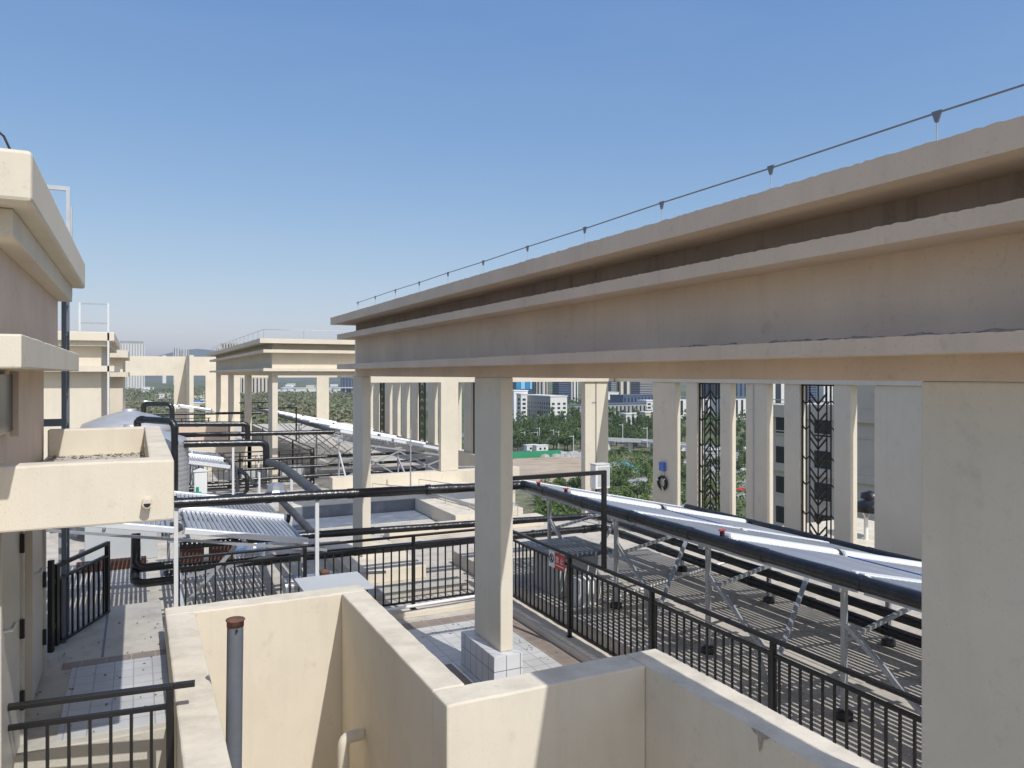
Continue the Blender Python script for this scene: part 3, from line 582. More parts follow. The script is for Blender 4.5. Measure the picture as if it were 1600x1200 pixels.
# projecting end of its top rail
o = MB().box(0.996, 1.125, -0.022, 0.022, 1.116, 1.149).build('rail_end', 'black_paint', lr)
r25 = railing('distant black railing in front of the dark fence', (0.5, 25.5), (5.17, 25.5), 0.02, 1.16, [0.03, 1.2, 2.4, 3.6, 4.6], pitch=0.16)
r26 = railing('dark receding railing seen end on below the far collectors', (5.2, 25.5), (5.2, 45), 0.02, 1.18, [0.0, 3.8, 7.6, 11.4, 15.2, 19], pitch=0.19)
r27 = railing('small black railing on the far left roof below the end wall', (0.6, 40.0), (3.2, 40.0), 0.5, 1.5, [0.03, 1.3, 2.5], pitch=0.2)
# gate
gt = thing('metal_gate', 'open black gate with slanting look on the corridor at the left', 'gate', (-0.70, 8.42, 1.0), (0, 0, math.atan2(9.40 - 8.5, -0.22 + 0.62)))
GL = 1.03
B(-0.09, -0.045, -0.022, 0.022, -0.1, 0.86).build('hinge_post', 'black_paint', gt, bevel=0.003)
MB().box(0, 0.045, -0.02, 0.02, 0.03, 0.80).box(GL - 0.045, GL, -0.02, 0.02, 0.03, 0.80).box(0.045, GL - 0.045, -0.018, 0.018, 0.765, 0.80).box(0.045, GL - 0.045, -0.018, 0.018, 0.64, 0.665).box(0.045, GL - 0.045, -0.018, 0.018, 0.03, 0.055).build('gate_frame', 'black_paint', gt)
for i in range(1, 10): B(i * GL / 10 - 0.009, i * GL / 10 + 0.009, -0.009, 0.009, 0.05, 0.645).build('baluster', 'black_paint', gt)
for z in (0.2, 0.62): B(-0.05, 0.0, -0.012, 0.012, z, z + 0.05).build('hinge', 'iron', gt)
# frames standing on the railings
def goal(label, x, y, xl, z0=1.2, z1=2.36):
    t = thing('tube_archway', label, 'archway', (x, y, z0), group='square tube frames above the railing')
    B(-0.025, 0.025, -0.025, 0.025, 0, z1 - z0).build('upright', 'black_paint', t)
    B(xl - x, 0.025, -0.025, 0.025, z1 - z0 + 0.001, z1 - z0 + 0.05).build('crossbar', 'black_paint', t)
goal('black square tube frame tied from the middle pier to the right railing', 5.2, 8.06, 3.895)
goal('thin black square frame beside the nearest pier of the far pergola', 5.2, 28.6, 3.9, 1.18)
goal('farthest thin black square frame above the receding railing', 5.2, 34.5, 3.9, 1.18)
# warning sign on the right railing
sg = thing('warning_sign', 'small red and white prohibition sign tied to the right railing', 'sign', (5.172, 9.42, 0.93), (0, 0, R(-90)))
B(0.0, 0.16, -0.004, 0.0, 0, 0.22).build('white_panel', 'white', sg); B(0.162, 0.44, -0.004, 0.0, 0, 0.22).build('red_panel', 'red', sg)
MB().torus((0.08, -0.006, 0.12), 0.055, 0.007, 'y', 24, 6).bar((0.045, -0.006, 0.16), (0.115, -0.006, 0.08), 0.010).bar((0.075, -0.006, 0.09), (0.085, -0.006, 0.15), 0.014).build('prohibition_mark', 'blackink', sg)
def text(s, size, loc, parent, name, m, rot=(R(90), 0, 0)):
    c = bpy.data.curves.new(name, 'FONT'); c.body = s; c.size = size; c.extrude = 0.0008; c.materials.append(M[m]); c.align_x = 'CENTER'
    o = bpy.data.objects.new(name, c); col.objects.link(o); o.location = loc; o.rotation_euler = rot
    bpy.context.view_layer.update()
    dg = bpy.context.evaluated_depsgraph_get(); me = bpy.data.meshes.new_from_object(o.evaluated_get(dg)); 
    bpy.data.objects.remove(o)
    o = bpy.data.objects.new(name, me); col.objects.link(o); o.location = loc; o.rotation_euler = rot; o.parent = parent; return o
text("\u7981 \u6b62", 0.10, (0.30, -0.006, 0.095), sg, 'lettering', 'white')
ln = MB()
for i in range(9): ln.box(0.19 + i * 0.026, 0.207 + i * 0.026, -0.0055, -0.0045, 0.045, 0.062)
ln.build('small_lettering', 'white', sg)
# white pvc pipe at the foot of the middle railing
tag(MB().tube(dense([(2.2, 10.78, 0.17), (5.1, 10.95, 0.17)]), 0.022, 8).build('pvc_pipe', 'white'), 'white plastic pipe lying along the foot of the middle railing', 'pipe')
tag(MB().tube(dense([(5.45, 9.3, 0.28), (9.5, 10.6, 0.28)]), 0.02, 8).build('pvc_pipe', 'white'), 'white plastic pipe on the deck below the right collectors', 'pipe')

# ------------------------------------------------------------------ insulated pipe runs
def piperun(name, label, pts, r, m='black_wrap', er=0.14):
    P = dense(elbow(pts, er), 0.28)
    rs = [r * (1 + 0.05 * math.sin(i * 1.7) + random.uniform(-0.035, 0.035)) for i in range(len(P))]
    mb = MB().tube(P, r, 12, True, 0, rs)
    for i in range(2, len(P) - 2, 4):          # taped joints of the wrapping
        d = (P[i + 1] - P[i]).normalized(); w_ = random.uniform(0.02, 0.045)
        mb.tube([P[i] - d * w_, P[i] + d * w_], max(rs[i], rs[i + 1]) * 1.07, 12)
    return tag(mb.build(name, m), label, 'pipe', None)
piperun('insulated_pipe', 'long glossy black pipe on white posts crossing the terrace and turning along the right collectors', [(-1.2, 10.85, 1.95), (2.3, 10.85, 1.91), (5.5, 10.85, 1.85), (5.5, 3, 1.83), (5.5, -2, 1.82)], 0.068)
piperun('insulated_pipe', 'grey wrapped pipe slanting away from the long black pipe towards the near tank', [(2.3, 10.93, 1.9), (2.55, 15.5, 1.80), (2.74, 18.6, 1.56)], 0.075, 'grey_wrap')
piperun('insulated_pipe', 'upper black pipe from the near tank that bends down at its right end', [(0.95, 18.9, 2.02), (2.74, 18.9, 1.98), (2.74, 18.9, 1.40)], 0.08)
piperun('insulated_pipe', 'black pipe from the far tank bending down beyond the other one', [(0.9, 23.6, 2.2), (2.9, 23.6, 2.15), (2.9, 23.6, 1.5)], 0.075)
piperun('insulated_pipe', 'short grey pipe sloping beside the left collector down to the cross pipes', [(2.56, 16.2, 1.12), (2.58, 12.75, 1.0)], 0.065, 'grey_wrap')
piperun('insulated_pipe', 'upper of two black pipes behind the middle railing, turning beneath the right collectors', [(0.5, 12.7, 1.0), (2.58, 12.7, 0.98), (8.0, 12.7, 0.86), (8.0, 0, 0.68)], 0.06)
piperun('insulated_pipe', 'lower of two black pipes behind the middle railing, turning beneath the right collectors', [(0.5, 12.75, 0.64), (8.2, 12.75, 0.60), (8.2, 0, 0.38)], 0.07)
piperun('insulated_pipe', 'black pipe along the low far edge of the right solar collectors', [(9.08, 11.3, 1.16), (9.08, 0, 1.15)], 0.06)
piperun('insulated_pipe', 'black pipe crossing from the far tank to the far collectors', [(0.9, 24.0, 1.86), (5.5, 24.0, 1.80)], 0.07)
piperun('insulated_pipe', 'grey pipe on the high edge of the far collectors', [(5.5, 24.0, 1.83), (5.5, 42, 1.83)], 0.07, 'grey_wrap')
for z, k in ((1.02, 'highest'), (0.74, 'middle one'), (0.44, 'lowest')):
    piperun('insulated_pipe', 'thin black cross pipe behind the far pergola pier, %s of three' % k, [(2.6, 24.25, z), (8.6, 24.25, z)], 0.045)
piperun('insulated_pipe', 'black pipe with a green valve below the small white cabinet', [(0.6, 20.42, 0.60), (2.5, 20.42, 0.60), (2.5, 20.42, 1.05), (2.2, 21.4, 1.2)], 0.05)
piperun('insulated_pipe', 'upper black pipe loop under the left end of the near solar collector', [(-0.02, 12.1, 1.35), (-0.02, 12.05, 0.86), (0.46, 12.0, 0.88)], 0.062)
piperun('insulated_pipe', 'lower black pipe stub under the left end of the near solar collector', [(-0.02, 12.3, 1.0), (-0.04, 11.9, 0.68), (0.5, 11.85, 0.70)], 0.062)
piperun('insulated_pipe', 'far black pipe running behind the second tank towards the end wall', [(0.2, 33, 2.05), (4.6, 33, 2.02)], 0.05)
def postrow(lst, z1, m='whitepipe', w=0.05, label='slim white post'):
    for (x, y, zz, lb) in lst:
        t = thing('pipe_support', lb, 'support post', (x, y, 0), group='pipe support posts')
        B(-w / 2, w / 2, -w / 2, w / 2, 0.012, zz).build('post', m, t); B(-0.07, 0.07, -0.07, 0.07, 0, 0.012).build('foot_plate', m, t)
postrow([(0.45, 10.87, 1.85, 'white post under the left end of the long black pipe'), (2.26, 10.87, 1.83, 'white post under the middle of the long black pipe, right of the tube collector'),
         (2.62, 14.9, 1.72, 'grey white post under the slanting grey pipe'), (2.0, 18.9, 1.92, 'short white post beside the near tank pipe'), (1.4, 23.8, 1.8, 'thin white post by the far tank pipe')], 0)

piperun('insulated_pipe', 'thin black pipe at deck level before the distant railing', [(0.9, 25.0, 0.3), (5.0, 25.0, 0.3)], 0.04)
piperun('insulated_pipe', 'thin black pipe crossing beneath the small middle collector', [(0.4, 21.6, 0.62), (2.9, 21.6, 0.6), (2.9, 24.1, 0.6)], 0.045)
piperun('insulated_pipe', 'black pipe along the high edge of the small middle collector', [(2.32, 25.0, 1.15), (2.32, 20.9, 1.15), (2.32, 20.9, 0.5)], 0.05, 'grey_wrap')
postrow([(2.9, 21.2, 1.0, 'thin white post at the right end of the small middle collector'), (3.3, 24.3, 1.2, 'thin white post left of the far pergola pier'), (0.7, 27.5, 1.3, 'thin white post behind the distant railing')], 0)
tag(B(0.9, 4.4, 30.5, 32.5, 0, 0.9).build('roof_plinth', 'stucco', bevel=0.02), 'long cream block behind the distant black railing', 'plinth')
tag(B(1.6, 3.6, 36, 37.5, 0, 1.35).build('roof_plinth', 'stucco_old', bevel=0.02), 'taller shaded cream block far behind the railings', 'plinth')
tag(B(1.0, 2.0, 27.6, 28.4, 0, 0.55).build('equipment_box', 'bluegrey', bevel=0.02), 'dark grey box just behind the distant black railing', 'box')
for i, (x, y) in enumerate(((3.0, 25.9), (4.3, 26.4))):
    tag(MB().box(x, x + 0.8, y, y + 0.5, 0, 0.5).build('equipment_box', 'board', bevel=0.02), '%s pale box standing behind the bars of the distant railing' % ('left', 'right')[i], 'box')
# ------------------------------------------------------------------ tanks
def tank(label, x, y, r, zs, zt):
    t = thing('water_tank', label, 'water tank', (x, y, 0), group='steel water tanks')
    prof = [(r, 0.35)]
    z = 0.35
    while z < zs: prof += [(r, z + 0.05), (r - 0.008, z + 0.065), (r - 0.008, z + 0.075), (r, z + 0.09)]; z += 0.11
    MB().lathe((0, 0, 0), prof, 48).build('shell', 'steeltank', t)
    zz = z
    MB().lathe((0, 0, 0), [(r, zz - 0.02), (r * 1.01, zz), (r * 0.93, zz + (zt - zz) * 0.35), (r * 0.55, zz + (zt - zz) * 0.72), (r * 0.2, zt - 0.02), (0.14, zt), (0.0, zt)], 48).build('dome', 'steeltank', t)
    MB().lathe((0, 0, 0), [(0.17, zt - 0.02), (0.17, zt + 0.05), (0, zt + 0.06)], 20).build('hatch', 'steeltank', t)
    for k in range(6):
        a = k * math.pi / 3; B(math.cos(a) * (r - 0.1) - 0.04, math.cos(a) * (r - 0.1) + 0.04, math.sin(a) * (r - 0.1) - 0.04, math.sin(a) * (r - 0.1) + 0.04, 0, 0.36).build('leg', 'galv', t)
    return t
tank('nearer ribbed steel water tank behind the canopy box', -0.12, 19.4, 1.2, 2.0, 2.42)
tank('farther steel water tank with the flatter dome behind the first', -0.2, 23.2, 1.2, 2.1, 2.62)
piperun('insulated_pipe', 'black inverted U pipe on the dome of the nearer tank', [(0.0, 18.9, 2.38), (0.0, 18.75, 2.62), (0.72, 18.1, 2.58), (0.72, 18.1, 0.9)], 0.075, er=0.16)
piperun('insulated_pipe', 'black inverted U pipe on the dome of the farther tank', [(0.15, 23.2, 2.55), (0.15, 23.2, 2.80), (0.85, 22.9, 2.78), (0.85, 22.9, 2.2)], 0.065, er=0.14)

# ------------------------------------------------------------------ evacuated tube collectors
TH = math.atan(0.178); THB = math.atan(0.21)
def tube_mesh(L):
    m = MB().tube([(0, 0, 0), (0, -L + 0.03, 0), (0, -L, 0)], 0.028, 10, True, 0, [0.028, 0.028, 0.02])
    return m
def collector(label, x0, y, z0, length, n, L, near=True, far=True, fine=True, frame=True, th=TH, tr_=0.0298):
    t = thing('solar_collector', label, 'solar collector', (x0, y, z0), (0, th, 0), 'evacuated tube solar collectors')
    mf = MB().rough('x', 0, length, -0.08, 0.08, -0.065, 0.08, length, 0.0).build('manifold', 'manifold', t, bevel=0.035)
    step = (length - 0.08) / n
    proto = None; tm = MB()
    for sgn in ([-1] if near else []) + ([1] if far else []):
        sl = MB()
        for i in range(n):
            x = 0.04 + step * (i + 0.5)
            sl.tube([(x, sgn * 0.08, 0.005), (x, sgn * 0.115, 0.005)], 0.0375, 10)
            if fine:
                if proto is None:
                    proto = MB().tube([(0, -0.09, 0), (0, -L + 0.03, 0), (0, -L, 0)], 0, 10, True, 0, [tr_, tr_, tr_ * 0.6]).build('glass_tube', 'tube', t); o = proto
                else: o = proto.copy(); col.objects.link(o); o.parent = t
                o.location = (x, 0, 0)
                if sgn > 0: o.rotation_euler = (0, 0, math.pi)
            else:
                tm.tube([(x, sgn * 0.09, 0), (x, sgn * L, 0)], 0.0285, 6)
        sl.build('seal_rings', 'manifold', t)
        MB().box(0, length, sgn * (L + 0.0) - 0.035, sgn * (L + 0.0) + 0.035, -0.045, 0.04).build('end_trough', 'manifold', t, bevel=0.01 if fine else 0)
        for yy in (0.35, L - 0.3):
            if frame: B(0, length, sgn * yy - 0.02, sgn * yy + 0.02, -0.1, -0.06).build('cross_rail', 'galv', t)
    if not fine: tm['x'] if False else tm.build('glass_tubes', 'tube', t)
    for xx in (0.08, length / 2, length - 0.08):
        if frame: B(xx - 0.02, xx + 0.02, -L if near else 0, L if far else 0, -0.145, -0.102).build('side_rail', 'galv', t)
    MB().tube([(length - 0.01, 0, 0.01), (length + 0.05, 0, 0.01)], 0.075, 12).build('coupling', 'black_wrap', t)
    return t
def zB(x): return 1.87 - 0.21 * (x - 5.5)
# right array
k = 0
rows = ((9.68, True, True, 'farthest row'), (6.35, True, True, 'middle row'), (3.02, True, True, 'nearest row'), )
for (y, nr, fr, nm) in rows:
    for j, x in enumerate((5.62, 7.33)):
        collector('right hand tube collector, %s, %s panel' % (nm, 'upper' if j == 0 else 'lower'), x, y, zB(x), 1.66, 20, 1.62, nr, fr, th=THB)
# left array
def zA(x): return 1.15 + 0.178 * (2.3 - x)
collector('left tube collector with broad silver tubes behind the middle railing', 0.58, 13.3, zA(0.58), 1.70, 24, 1.86, tr_=0.0255)
collector('tube collector half hidden under the canopy box at the left', -1.22, 13.3, zA(-1.22), 1.70, 24, 1.86, tr_=0.0255)
collector('small tube collector between the near tank and the far pergola', 0.5, 22.9, zA(0.5) + 0.02, 1.70, 24, 1.7, fine=False)
# far array
for i, y in enumerate((25.2, 28.5, 31.8, 35.1, 38.4)):
    for j, x in enumerate((5.62, 7.33)):
        collector('far tube collector, row %s from the front, %s panel' % (('first', 'second', 'third', 'fourth', 'fifth')[i], ('upper', 'lower')[j]), x, y, zB(x) + 0.02, 1.66, 16, 1.6, fine=False, frame=i < 2, th=THB)
for i, x in enumerate((0.3, 2.1)):
    collector('distant tube collector near the end wall, %s one' % ('left', 'right')[i], x, 45 + i * 2.0, 2.15 - 0.3 * i, 1.7, 12, 1.6, fine=False, frame=False)
# blue strips and couplings
for (x, y0, y1, lb) in ((7.29, 4.75, 6.2, 'thin dark blue strap between the tubes in the right collectors, nearest'), (7.29, 8.1, 9.58, 'thin dark blue strap between the tubes of the farthest right row')):
    tag(MB().bar((x, y0, zB(x) + 0.03), (x, y1, zB(x) + 0.03), 0.012).build('strap', 'blue'), lb, 'strap')
for (x, y, z, lb) in ((5.58, 9.66, 1.92, 'red valve handle on the pipe at the farthest collector row'), (5.58, 6.35, 1.92, 'red valve handle on the pipe at the middle collector row'), (5.5, 10.35, 1.93, 'red air valve near the pipe corner behind the middle pier')):
    t = thing('valve', lb, 'valve', (x, y, z), group='red handled valves')
    MB().tube([(0, 0, -0.08), (0, 0, 0.02)], 0.025, 10).build('body', 'iron', t); B(-0.04, 0.04, -0.012, 0.012, 0.02, 0.035).build('handle', 'red', t)

# supports for the arrays
def tpost(label, x, y, z1, brace=True, cap=True, z0=0.0):
    z1 -= z0
    t = thing('collector_support', label, 'support', (x, y, z0), group='galvanised supports under the collectors')
    MB().box(-0.025, 0.025, -0.025, 0.025, 0.06, z1 - 0.02).build('post', 'galv', t, bevel=0.003)
    MB().box(-0.12, 0.12, -0.04, 0.04, z1 - 0.02, z1 + 0.03).build('cap_bar', 'galv', t)
    MB().lathe((0, 0, 0), [(0.085, 0), (0.085, 0.07), (0.05, 0.09), (0.0, 0.09)], 14).build('foot', 'black_wrap', t)
    if brace:
        MB().bar((0, -0.03, z1 * 0.72), (0.05, -0.95, 0.25), 0.045).build('brace', 'galv', t)
        MB().bar((0.03, 0, z1 * 0.6), (1.3, 0.1, 0.95 if z1 > 1.2 else 0.5), 0.04).build('brace', 'galv', t)
    return t
ords = ('nearest', 'second', 'third', 'fourth')
for i, y in enumerate((5.3, 7.28, 9.26, 11.25)):
    tpost('%s tall galvanised T post under the high side of the right collectors' % ords[i], 6.18, y, zB(6.18) - 0.2, True, z0=0.25)
for i, y in enumerate((4.5, 6.5, 8.5, 10.5)):
    tpost('%s short post with concrete foot under the low side of the right collectors' % ords[i], 8.35, y, zB(8.35) - 0.22, False, z0=0.25)
for i, (a, b) in enumerate((((5.9, 4.1, 0.4), (7.2, 5.2, 1.35)), ((6.1, 6.2, 0.28), (7.5, 6.9, 1.30)), ((6.1, 8.3, 0.28), (7.4, 9.1, 1.30)), ((6.1, 10.3, 0.28), (7.4, 10.9, 1.3)))):
    tag(MB().bar(a, b, 0.05, 0.03).build('diagonal_brace', 'galv'), '%s slanting steel brace beneath the right collectors, dappled by tube shadows' % ords[i], 'brace', 'diagonal braces')
for i, (x, y) in enumerate(((0.5, 11.55), (2.2, 11.6), (-0.9, 11.6), (0.5, 15.1), (2.2, 15.1))):
    tpost(('left', 'right', 'leftmost', 'back left', 'back right')[i] + ' post beneath the left tube collector', x, y, zA(x) - 0.16, i in (0, 1))
tag(MB().bar((-1.25, 11.33, 1.66), (2.5, 11.33, 1.02), 0.035).build('edge_rail', 'galv'), 'thin steel rail along the lower edge of the left collector', 'rail')
tag(MB().bar((0.35, 11.5, 0.15), (1.25, 11.45, 1.18), 0.05).build('diagonal_brace', 'galv'), 'bright slanting brace below the left tube collector', 'brace', 'diagonal braces')
for i, (x, y) in enumerate(((5.6, 23.7), (7.5, 23.7), (9.0, 23.7), (5.6, 27), (7.5, 27), (5.6, 30.2))):
    tpost('%s white post carrying the front of the far collectors' % ('first', 'second', 'third', 'inner first', 'inner second', 'rear')[i], x, y, zB(x) - 0.2, i < 3)
tr = MB()
for x0, x1 in ((5.6, 7.5), (7.5, 9.0)):
    tr.bar((x0, 23.6, 0.35), (x1, 23.6, zB(x1) - 0.3), 0.04).bar((x0, 23.6, zB(x0) - 0.3), (x1, 23.6, 0.35), 0.04)
tr.bar((5.5, 23.6, 1.55), (9.1, 23.6, 0.93), 0.05).bar((5.5, 23.6, 0.35), (9.1, 23.6, 0.35), 0.04)
tag(tr.build('steel_truss', 'galv'), 'crossed steel truss under the front of the far collectors', 'truss')
for i in range(7):
    tag(MB().bar((5.7, 25 + i * 2.0, 0.3), (7.4, 25 + i * 2.0, 1.3), 0.035).bar((5.7, 25 + i * 2, 1.5), (7.2, 25 + i * 2, 0.25), 0.035).build('steel_truss', 'galv'), 'crossed steel bars under the far collectors, %s row from the front' % ('first', 'second', 'third', 'fourth', 'fifth', 'sixth', 'seventh')[i], 'truss', 'crossed bars under the far collectors')

# ------------------------------------------------------------------ bits on the deck
cabt = thing('control_cabinet', 'small white cabinet with a pitched lid near the green valve', 'cabinet', (1.42, 20.75, 0.56))
B(-0.15, 0.15, -0.12, 0.12, 0.0, 0.61).build('body', 'white', cabt, bevel=0.01)
MB().add([(-0.17, -0.14, 0.61), (0.17, -0.14, 0.61), (0.17, 0.14, 0.61), (-0.17, 0.14, 0.61), (0, -0.14, 0.68), (0, 0.14, 0.68)], [(0, 1, 4), (2, 3, 5), (0, 4, 5, 3), (1, 2, 5, 4), (0, 3, 2, 1)]).build('lid', 'white', cabt)
B(-0.12, -0.08, -0.02, 0.02, -0.56, -0.001).box(0.08, 0.12, -0.02, 0.02, -0.56, -0.001).build('leg', 'galv', cabt)
gv = thing('green_valve', 'green gate valve body on the black pipe by the white cabinet', 'valve', (1.33, 20.42, 0.60))
MB().tube([(-0.16, 0, 0), (-0.1, 0, 0), (-0.09, 0, 0), (0, 0, 0), (0.09, 0, 0), (0.1, 0, 0), (0.16, 0, 0)], 0, 14, True, 0, [0.06, 0.06, 0.1, 0.115, 0.1, 0.06, 0.06]).build('body', 'green', gv)
MB().tube([(0, 0, 0.1), (0, 0, 0.22)], 0.035, 10).build('bonnet', 'green', gv)
# control boxes by the corner pier
eb = thing('junction_box', 'white grey electrical box on a stand left of the fins, beyond the collectors', 'electrical box', (9.95, 15.6, 0))
B(-0.2, 0.2, -0.13, 0.13, 0.88, 1.44).build('box', 'white', eb, bevel=0.015)
B(-0.14, 0.18, -0.136, -0.131, 0.94, 1.40).build('door', 'board', eb)
B(-0.03, 0.03, -0.03, 0.03, 0, 0.88).build('leg', 'galv', eb)
B(-0.20, 0.2, -0.14, 0.14, 1.445, 1.47).build('lid', 'whitepipe', eb)
for i in range(3): MB().tube([(-0.1 + i * 0.09, 0, 0.80), (-0.1 + i * 0.09, 0, 0.88)], 0.03, 8).build('cable_gland', 'blackink', eb)
# hose coil and blue box on a fin
hc = thing('hose_coil', 'coil of black cable hanging on a fin below a blue box', 'cable coil', (10.96, 14.5, 1.08))
MB().torus((0, 0, 0), 0.15, 0.028, 'x', 28, 8).torus((-0.02, 0.01, 0.01), 0.14, 0.02, 'x', 28, 8).build('coil', 'black_wrap', hc)
for a in (0.5, 2.5, 4.2): MB().tube([(-0.05, math.cos(a) * 0.11, math.sin(a) * 0.11), (-0.05, math.cos(a) * 0.19, math.sin(a) * 0.19)], 0.016, 6).build('cable_tie', 'white', hc)
bb = thing('blue_box', 'small blue box fixed to a fin above the cable coil', 'box', (10.96, 14.5, 1.36))
B(-0.04, 0.038, -0.09, 0.09, 0, 0.2).build('body', 'blue', bb, bevel=0.008); MB().tube([(0.02, 0.03, 0.0), (0.02, 0.0, -0.16)], 0.008, 6).tube([(0.02, -0.03, 0.0), (0.0, -0.04, -0.16)], 0.008, 6).build('cable', 'white', bb)
# conduit on the fins
for (x, y, lb) in ((10.40, 16.48, 'thin conduit with a hook on the lit corner pier'), (10.985, 11.6, 'thin wire hanging down the shaded fin between the lattices')):
    tag(MB().tube([(x, y, 0.9 if y > 16 else 0.75), (x, y, 3.4)], 0.008, 5).tube([(x, y, 2.9), (x - 0.12, y, 2.9)], 0.006, 5).build('conduit', 'bluegrey' if y > 16 else 'galv'), lb, 'conduit')
# dish on the lower terrace beyond the fins
tg = struct(B(11.302, 14, 5, 11.7, 0.0, 0.5).build('side_terrace', 'stucco'))
ds = thing('dish_antenna', 'black covered dish on a forked white pole beyond the right fins', 'antenna', (12.3, 10.05, 0.5))
MB().tube([(0, 0, 0), (0, 0, 0.42)], 0.04, 10).build('pole', 'white', ds)
MB().tube([(0, 0, 0.4), (-0.12, 0, 0.55)], 0.015, 6).tube([(0, 0, 0.4), (0.16, 0, 0.55)], 0.015, 6).build('fork', 'white', ds)
MB().lathe((0.14, 0, 0.58), [(0.30, -0.06), (0.31, 0.02), (0.25, 0.12), (0.0, 0.17)], 18).build('dish', 'black_wrap', ds)
MB().lathe((0.24, 0.1, 0.78), [(0.18, -0.04), (0.17, 0.06), (0.0, 0.11)], 16).build('cover', 'black_wrap', ds)
# silver ducts behind the middle railing
for (x, y, s, lb) in ((2.62, 12.1, 1.0, 'crumpled foil wrapped duct hood behind the middle railing'), (2.1, 16.3, 0.9, 'low silver duct hood by the far grey pipe'), (3.55, 22.6, 1.0, 'silver cone at the foot of the far pergola pier')):
    t = thing('duct_hood', lb, 'duct', (x, y, 0), group='foil wrapped duct hoods')
    MB().lathe((0, 0, 0), [(0.52 * s, 0), (0.50 * s, 0.08), (0.36 * s, 0.16 * s), (0.26 * s, 0.32 * s), (0.24 * s, 0.45 * s), (0.10 * s, 0.52 * s), (0, 0.53 * s)], 9, False).build('hood', 'alu', t)
dc = tag(MB().tube(elbow([(2.0, 12.0, 0.35), (2.55, 12.0, 0.38), (3.1, 11.7, 0.12)], 0.3, 6), 0.19, 12).build('foil_duct', 'alu'), 'silver foil duct curving down behind the middle railing', 'duct')
tag(B(3.3, 4.6, 12.9, 15.6, 0, 0.22).build('roof_plinth', 'stucco', bevel=0.01), 'low cream plinth behind the cross pipes', 'plinth')
tag(B(2.7, 5.0, 11.9, 12.4, 0, 0.10).build('roof_plinth', 'concrete', bevel=0.01), 'flat concrete strip directly behind the middle railing', 'plinth')
# second vent pipe
v2 = thing('vent_pipe', 'short grey vent pipe with a rusty cap beside the pale grey cover', 'pipe', (2.22, 10.2, 0))
MB().tube([(0, 0, 0), (0, 0, 0.98)], 0.055, 16).build('pipe', 'pipe_grey', v2); MB().lathe((0, 0, 0.98), [(0.06, -0.03), (0.066, 0.01), (0.072, 0.03), (0, 0.05)], 16).build('cap', 'rust', v2)
# bricks under the collector
for i, (x, y, dx, dz, lb) in enumerate(((-1.0, 15.9, 1.15, 0.16, 'long low row of orange bricks under the left collector'), (0.72, 15.7, 0.42, 0.34, 'left stack of red bricks under the tube collector'), (1.24, 15.7, 0.42, 0.3, 'right stack of red bricks under the tube collector'))):
    tag(B(x, x + dx, y, y + 0.24, 0, dz).build('brick_stack', 'brick'), lb, 'bricks', 'brick stacks')
wp = tag(B(-0.9, 0.35, 16.6, 17.3, 0.0, 0.95).build('equipment_box', 'board', bevel=0.02), 'pale grey equipment box beneath the left collector', 'box')
fan = thing('exhaust_fan', 'dark finned exhaust unit behind the right railing beside the middle pier', 'ventilator', (6.0, 10.4, 0.25))
B(-0.35, 0.35, -0.4, 0.4, 0, 0.62).build('base', 'board', fan, bevel=0.01); B(-0.5, 0.5, -0.55, 0.55, 0.62, 0.68).build('lid', 'bluegrey', fan)
MB().lathe((-0.1, -0.75, 0), [(0.2, 0), (0.24, 0.2), (0.2, 0.36), (0, 0.42)], 16).build('pump', 'white', fan)

# ------------------------------------------------------------------ the wing to the right
wg = thing('building_wing', 'shaded cream wing with small dark windows seen between the right fins', 'building', (57, 40, -45))
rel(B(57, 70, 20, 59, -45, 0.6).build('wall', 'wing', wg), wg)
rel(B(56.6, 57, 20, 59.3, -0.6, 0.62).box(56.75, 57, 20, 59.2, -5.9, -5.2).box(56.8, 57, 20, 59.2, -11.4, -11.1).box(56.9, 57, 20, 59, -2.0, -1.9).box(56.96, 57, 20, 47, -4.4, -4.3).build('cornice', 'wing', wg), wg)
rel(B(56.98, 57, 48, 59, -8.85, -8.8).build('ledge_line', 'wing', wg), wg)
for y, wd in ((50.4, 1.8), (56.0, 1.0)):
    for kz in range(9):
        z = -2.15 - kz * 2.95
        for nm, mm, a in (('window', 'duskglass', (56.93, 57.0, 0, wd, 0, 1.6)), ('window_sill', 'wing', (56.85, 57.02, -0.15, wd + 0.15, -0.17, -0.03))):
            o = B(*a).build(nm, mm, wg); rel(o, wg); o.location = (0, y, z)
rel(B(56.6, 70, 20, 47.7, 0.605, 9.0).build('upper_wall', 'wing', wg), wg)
rt = tag(MB().bar((56.8, 48.2, 1.1), (56.8, 59, 1.1), 0.08).bar((56.8, 48.2, 0.75), (56.8, 59, 0.75), 0.05).build('roof_rail', 'galv'), 'thin guard rail on the roof of the shaded wing', 'railing')

# ------------------------------------------------------------------ the land and the city
G = -45.0
gm = MB(); gm.add([(-20000, -20000, G), (24000, -20000, G), (24000, 24000, G), (-20000, 24000, G)], [(0, 1, 2, 3)])
struct(gm.build('ground', 'ground'))
def pol(az, d): a = R(az); return d * math.sin(a), d * math.cos(a)
def UVP(u, D):      # plan point that lies D metres ahead of the viewer, r to the side (survey table)
    r = (u - 800) / 1200.0; s, c = math.sin(R(26)), math.cos(R(26)); return D * (s + r * c), D * (c - r * s)
def patch(name, m, pts, z, kind='structure'):
    o = MB().add([(x, y, z) for x, y in pts], [tuple(range(len(pts)))]).build(name, m); struct(o, kind); return o
patch('building_site_ground', 'dirt', [UVP(760, 440), UVP(905, 455), UVP(950, 400), UVP(900, 350), UVP(745, 330)], G + 0.05)
patch('park_grass', M['ground'], [UVP(940, 330), UVP(1060, 330), UVP(1110, 200), UVP(800, 200)], G + 0.03)
